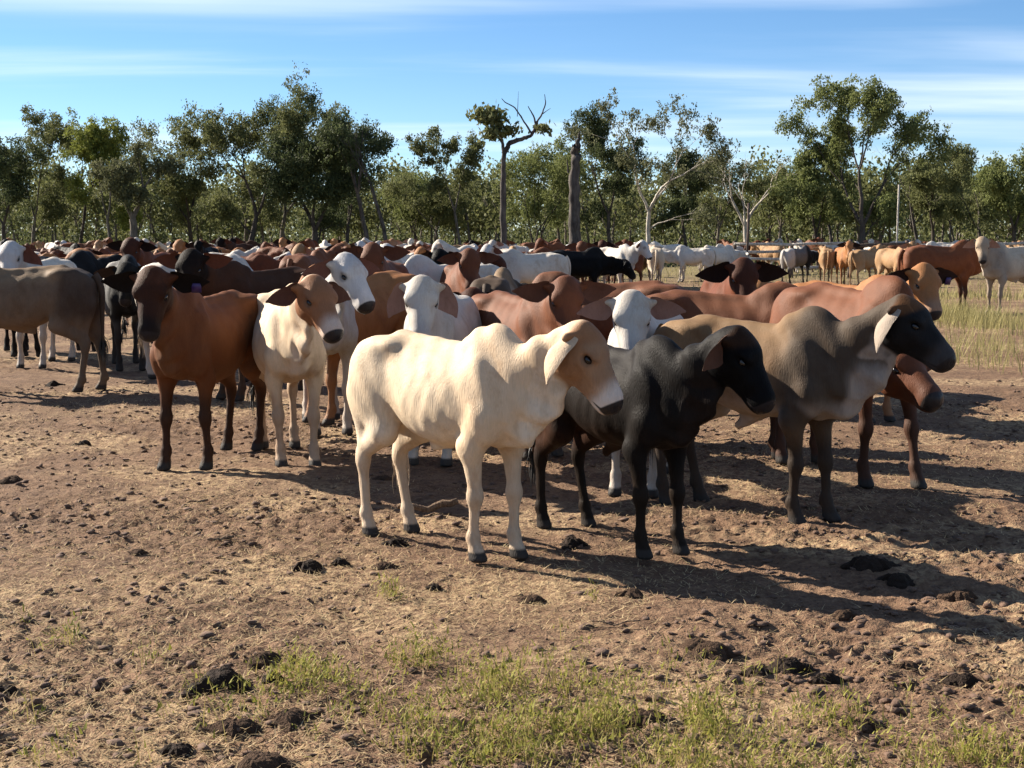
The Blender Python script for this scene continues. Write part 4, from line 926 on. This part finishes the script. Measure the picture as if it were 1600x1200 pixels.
# ------------------------------------------------------------------ dung, sticks
t = NT('dung'); gp = t.n('ShaderNodeNewGeometry').outputs['Position']; nn = t.noise(gp, 28, 4)
DUNG = t.out(t.bsdf(t.mix(nn, (.010, .007, .005), (.036, .022, .015)), .85, t.noise(gp, 90, 4), .8, .02, **{'Specular IOR Level': .12}))
t = NT('dry_dung'); gp = t.n('ShaderNodeNewGeometry').outputs['Position']; nn = t.noise(gp, 22, 4)
DRYD = t.out(t.bsdf(t.mix(nn, (.028, .018, .012), (.095, .058, .038)), .95, t.noise(gp, 80, 4), .9, .03, **{'Specular IOR Level': .1}))
PATS = [(482, 888, .085, 0, 'dark dung pat left of the cream cow, largest of three in a row'), (532, 880, .05, 0, 'small dark dung lump in the middle of three left of the cream cow'), (600, 885, .07, 1, 'brown dung heap just below the hind hooves of the cream cow'),
        (618, 850, .06, 0, 'coiled dark dung beside the hind hooves of the cream cow'), (678, 911, .045, 0, 'single small dung lump below the cream cow'), (828, 932, .075, 1, 'flat brown dung pat below the front hooves of the cream cow'),
        (340, 1068, .13, 0, 'long black dung heap among the green weeds at lower left'), (425, 1058, .05, 0, 'small black dung lump right of the long heap at lower left'), (278, 1168, .07, 0, 'dark dung lump near the bottom edge at left'), (365, 1135, .09, 1, 'brown dung mound half hidden in weeds at lower left'),
        (455, 1125, .09, 1, 'broken brown dung right of the mound in weeds at lower left'), (410, 1190, .10, 1, 'dark dung cut by the bottom edge at left'), (410, 1022, .08, 1, 'flat dry dung crust above the weeds at lower left'),
        (1105, 1015, .13, 1, 'large flat dry dung pat with crumbling edge in the foreground'), (1182, 1048, .06, 0, 'round dark dung ball right of the large flat pat'), (1232, 1042, .08, 0, 'dark dung cluster next to the round dung ball'), (1290, 1060, .06, 0, 'dark dung pair right of the dung cluster'),
        (1318, 960, .06, 1, 'brown dung lump at the end of the cow shadow'), (1415, 1040, .06, 1, 'brown dung lump in the right foreground'), (1505, 1062, .06, 0, 'ridged dark dung coil in the right foreground'), (1360, 885, .13, 0, 'black dung heap lying in the shadow of the black cow'),
        (1400, 905, .10, 0, 'second black dung heap further right in the shadow of the black cow'), (1350, 1130, .08, 1, 'brown dung mound in the grass at the bottom right'), (1500, 935, .08, 1, 'brown dung lump at the right end of the long shadow'), (895, 850, .09, 0, 'dark churned dung between the cream cow and the black cow'), (985, 925, .07, 1, 'brown lumps of dung below the hooves of the black cow'),
        (128, 692, .09, 0, 'dark dung left of the brown facing cow'), (84, 602, .10, 0, 'dark dung beside the legs of the dun cow'), (20, 752, .09, 1, 'brown dung at the left edge'), (600, 750, .07, 1, 'dung lump beside the hind leg of the cream cow'), (5, 1080, .06, 0, 'dark dung cut by the left edge in the foreground'), (215, 862, .05, 1, 'small dung lump in the left foreground'), (1010, 1120, .10, 1, 'grey-brown dung mound in the grass at bottom centre')]
def dung_mesh(r, seed, flat):
    """one folded pat: lobed heap with ridged folds"""
    rg = np.random.RandomState(seed); nr, na = 12, 34; an = np.arange(na) * 2 * math.pi / na; lob = 1 + .30 * np.sin(an * 2 + rg.uniform(0, 6)) * rg.rand() + .18 * np.sin(an * 3 + rg.uniform(0, 6)) + .10 * np.sin(an * 7 + rg.uniform(0, 6)) + .07 * rg.normal(0, 1, na)
    V = [(0, 0, 0)]; F = []; ox, oy = rg.uniform(0, 99, 2)
    cx = rg.uniform(-.5, .5, (6, 2)); ch = rg.uniform(.5, 1, 6)
    for i in range(1, nr + 1):
        f = i / nr; R_ = r * lob * f; V += [(R_[j] * math.cos(an[j]) * 1.25, R_[j] * math.sin(an[j]), 0) for j in range(na)]
    V = np.array(V); q = V[:, :2] / r; rad = np.concatenate([[0], np.repeat(np.arange(1, nr + 1) / nr, na)])
    hgt = np.zeros(len(V))
    for c, k in zip(cx, ch): hgt = np.maximum(hgt, k * np.clip(1 - ((q - c) ** 2).sum(1) / .32, 0, 1) ** .5)
    hgt = .55 * hgt + .45 * np.clip(1 - rad ** 3, 0, 1)
    hgt += .22 * (np.abs(vnoise(q[:, 0] * 3.2 + ox, q[:, 1] * 3.2 + oy, 4) - .5) * 2 - .4) + .16 * (vnoise(q[:, 0] * 7 + ox, q[:, 1] * 7 + oy, 6) - .5)
    V[:, 2] = r * flat * hgt * (1 - rad ** 6) - .012 * (rad > .97)
    me = bpy.data.meshes.new('cow_dung'); T = [(0, 1 + j, 1 + (j + 1) % na) for j in range(na)]
    T += [(1 + i * na + j, 1 + (i + 1) * na + j, 1 + (i + 1) * na + (j + 1) % na, 1 + i * na + (j + 1) % na) for i in range(nr - 1) for j in range(na)]
    me.from_pydata([tuple(p) for p in V], [], T); return me
for i, (u, v, r, dry, lab) in enumerate(PATS):
    x, y = ground(u, v); o = link('cow_dung', dung_mesh(r * .78, i + 400, .46 if dry else .62), None, DRYD if dry else DUNG)
    o.location = (x, y, float(gheight(np.array([x]), np.array([y]))[0]) + .006); tag(o, lab, 'dung', 'dung lying on the dirt')
STICKM = bark_mat('stick_wood', (.12, .075, .05), (.36, .25, .16), 14)
for i, (u, v, L, ang, r, bend, lab) in enumerate([(668, 808, .36, 8, .022, .05, 'crooked dry branch lying behind the front legs of the cream cow'), (345, 846, .15, 25, .010, .01, 'short split stick in the left foreground'), (438, 796, .075, 110, .012, .0, 'pale stub of wood below the tan-headed cream cow'),
        (310, 786, .12, 12, .008, .01, 'thin twig below the brown facing cow'), (1195, 912, .30, -12, .005, .03, 'thin pale twig lying in the shadow of the black cow'), (960, 975, .22, -6, .004, .02, 'pale straw stalk in the centre foreground')]):
    x, y = ground(u, v); a = math.radians(ang); tt = np.linspace(-.5, .5, 9); rg = np.random.RandomState(i)
    P = np.stack([L * tt * math.cos(a), L * tt * math.sin(a), r * 1.1 + bend * (1.2 * np.abs(np.sin(tt * 4.2)) * .6 + np.clip(tt, 0, 1))], 1); P[1:-1] += rg.normal(0, r * .25, (7, 3)); V = []; F = []
    tube(P, r * np.interp(tt, [-.5, .3, .5], [.7, 1.05, .8]) * rg.uniform(.88, 1.12, 9), 8, V, F, 0); V.append(P[:1]); V.append(P[-1:])
    F = F + [(72, (j + 1) % 8, j, j) for j in range(0)]
    me = bpy.data.meshes.new('fallen_stick'); me.from_pydata([tuple(q) for q in np.concatenate(V)], [], [tuple(f) for f in F] + [(72, (j + 1) % 8, j) for j in range(8)] + [(73, 64 + j, 64 + (j + 1) % 8) for j in range(8)]); me.polygons.foreach_set('use_smooth', [True] * len(me.polygons))
    o = link('fallen_stick', me, None, STICKM); o.location = (x, y, float(gheight(np.array([x]), np.array([y]))[0]) + .004); tag(o, lab, 'stick')

# ------------------------------------------------------------------ dry litter and grass
def blades(name, x, y, z, L, W, tilt, rng, seg=3, bend=.6):
    """ribbons that rise from (x, y, z) and bend over; tilt = angle from vertical"""
    n = len(x); a = rng.uniform(0, 6.28, n); ca, sa = np.cos(a), np.sin(a); V = np.zeros((n, 2 * (seg + 1), 3)); px, pz = np.zeros(n), np.zeros(n)
    wd = rng.uniform(-1.2, 1.2, n); wx, wy = np.cos(a + 1.57 + wd * .5), np.sin(a + 1.57 + wd * .5)
    for k in range(seg + 1):
        w = W * (1 - .85 * (k / seg) ** 1.5); cx, cy, cz = x + px * ca, y + px * sa, z + pz
        V[:, 2 * k] = np.stack([cx + wx * w, cy + wy * w, cz], 1); V[:, 2 * k + 1] = np.stack([cx - wx * w, cy - wy * w, cz + .15 * w], 1)
        th = np.minimum(tilt + bend * (k / seg) ** 1.3, 2.2); px = px + np.sin(th) * L / seg; pz = pz + np.cos(th) * L / seg
    q = np.array([(2 * k, 2 * k + 1, 2 * k + 3, 2 * k + 2) for k in range(seg)])
    me = np_mesh(name, V.reshape(-1, 3), (q[None] + (np.arange(n) * 2 * (seg + 1))[:, None, None]).reshape(-1, 4), False)
    at = me.attributes.new('tone', 'FLOAT', 'FACE'); at.data.foreach_set('value', np.repeat(rng.rand(n), seg).astype(np.float32)); return me
STRAW = leaf_mat('straw', (.32, .225, .12), (.62, .49, .29)); GREENM = leaf_mat('grass_green', (.11, .125, .018), (.36, .33, .08)); PALEG = leaf_mat('grass_pale', (.20, .18, .07), (.40, .345, .16)); TWIG = leaf_mat('weed_stem', (.22, .18, .06), (.46, .38, .14))
rng = np.random.RandomState(14)
x, y = scatter(105000, 4.2, 15, pw=1.4); k = (vnoise(x * .55 + 3, y * .55, 41) * .75 + vnoise(x * 2.5, y * 2.5, 42) * .45 + rng.rand(len(x)) * .5 > .93); x, y = x[k], y[k]; n = len(x)
o = link('dry_litter', blades('dry_litter', x, y, gheight(x, y) + .006, rng.uniform(.012, .06, n), rng.uniform(.0012, .0032, n), rng.uniform(1.05, 1.55, n), rng, 2, .15), None, STRAW); tag(o, 'dry straw-coloured grass litter scattered over the dirt', 'dry grass', kind='stuff')
# green weeds along the near edge
def patch(n, gx, gy, sx, sy): return gx + rng.normal(0, sx, n), gy + rng.normal(0, sy, n)
X_, Y_ = [], []
for u, v, su, sy, n in [(760, 1130, .22, .22, 420), (900, 1110, .30, .26, 700), (1060, 1120, .3, .24, 620), (1230, 1140, .25, .2, 330), (1480, 1150, .30, .2, 360), (1570, 1170, .2, .12, 200), (480, 1050, .10, .16, 170), (340, 1110, .09, .14, 130), (560, 1090, .12, .15, 120), (660, 1030, .10, .15, 110), (1000, 1180, .5, .1, 420), (1400, 1190, .35, .08, 200), (840, 1060, .25, .2, 200),
                       (100, 1005, .05, .06, 60), (245, 1040, .05, .08, 45), (610, 930, .03, .04, 26), (35, 970, .03, .03, 16), (880, 1000, .03, .05, 14), (930, 935, .015, .02, 6), (30, 1115, .06, .06, 30), (110, 1175, .1, .06, 45)]:
    a, b = patch(n, *ground(u, v), su, sy); X_.append(a); Y_.append(b)
x, y = np.concatenate(X_), np.concatenate(Y_); kk = rng.rand(len(x)) < .72 * sstep(.40, .75, vnoise(x * 6, y * 6, 61)) + .08; x, y = x[kk], y[kk]; n = len(x); z = gheight(x, y)
L = rng.uniform(.035, .15, n); tl = np.abs(rng.normal(0, .3, n))
o = link('weed_stems', blades('weed_stems', x, y, z, L, rng.uniform(.0010, .0022, n), tl, rng, 3, .35), None, TWIG); tag(o, 'thin yellowish weed stalks along the near edge of the ground', 'weeds', kind='stuff')
ri = rng.randint(0, n, n * 5); f = rng.rand(n * 5); lx = x[ri] + rng.normal(0, .022, n * 5); ly = y[ri] + rng.normal(0, .022, n * 5); lz = z[ri] + f * L[ri] * .85
m = len(lx); o = link('weed_leaves', blades('weed_leaves', lx, ly, lz, rng.uniform(.014, .04, m), rng.uniform(.002, .005, m), rng.uniform(.3, 1.3, m), rng, 2, .5), None, GREENM); tag(o, 'small yellow-green leaves of the weeds in the foreground', 'weeds', kind='stuff')
# pale grass on the right and beyond the herd
X_, Y_ = [], []
for u, v, su, sy, n in [(1490, 500, .55, 2.2, 2600), (1540, 465, .8, 1.8, 600), (1425, 462, .6, 1.6, 500), (1505, 560, .3, .8, 260), (1560, 545, .3, 1.0, 220)]:
    a, b = patch(n, *ground(u, v), su, sy); X_.append(a); Y_.append(b)
n = 3200; b = 44 + 45 * rng.rand(n); X_.append(rng.uniform(.03, .42, n) * b); Y_.append(b)
n = 3500; b = 58 + 30 * rng.rand(n); X_.append(rng.uniform(-.42, .1, n) * b); Y_.append(b)
x, y = np.concatenate(X_), np.concatenate(Y_); n = len(x); fr = np.clip(y / 30, .7, 2.2)
o = link('pale_grass', blades('pale_grass', x, y, gheight(x, y), rng.uniform(.12, .48, n) * np.where(y > 42, .5, 1), rng.uniform(.004, .009, n) * fr, np.abs(rng.normal(0, .3, n)), rng, 3, .5), None, PALEG); tag(o, 'pale yellow-green grass on the right and beyond the herd', 'grass', kind='stuff')
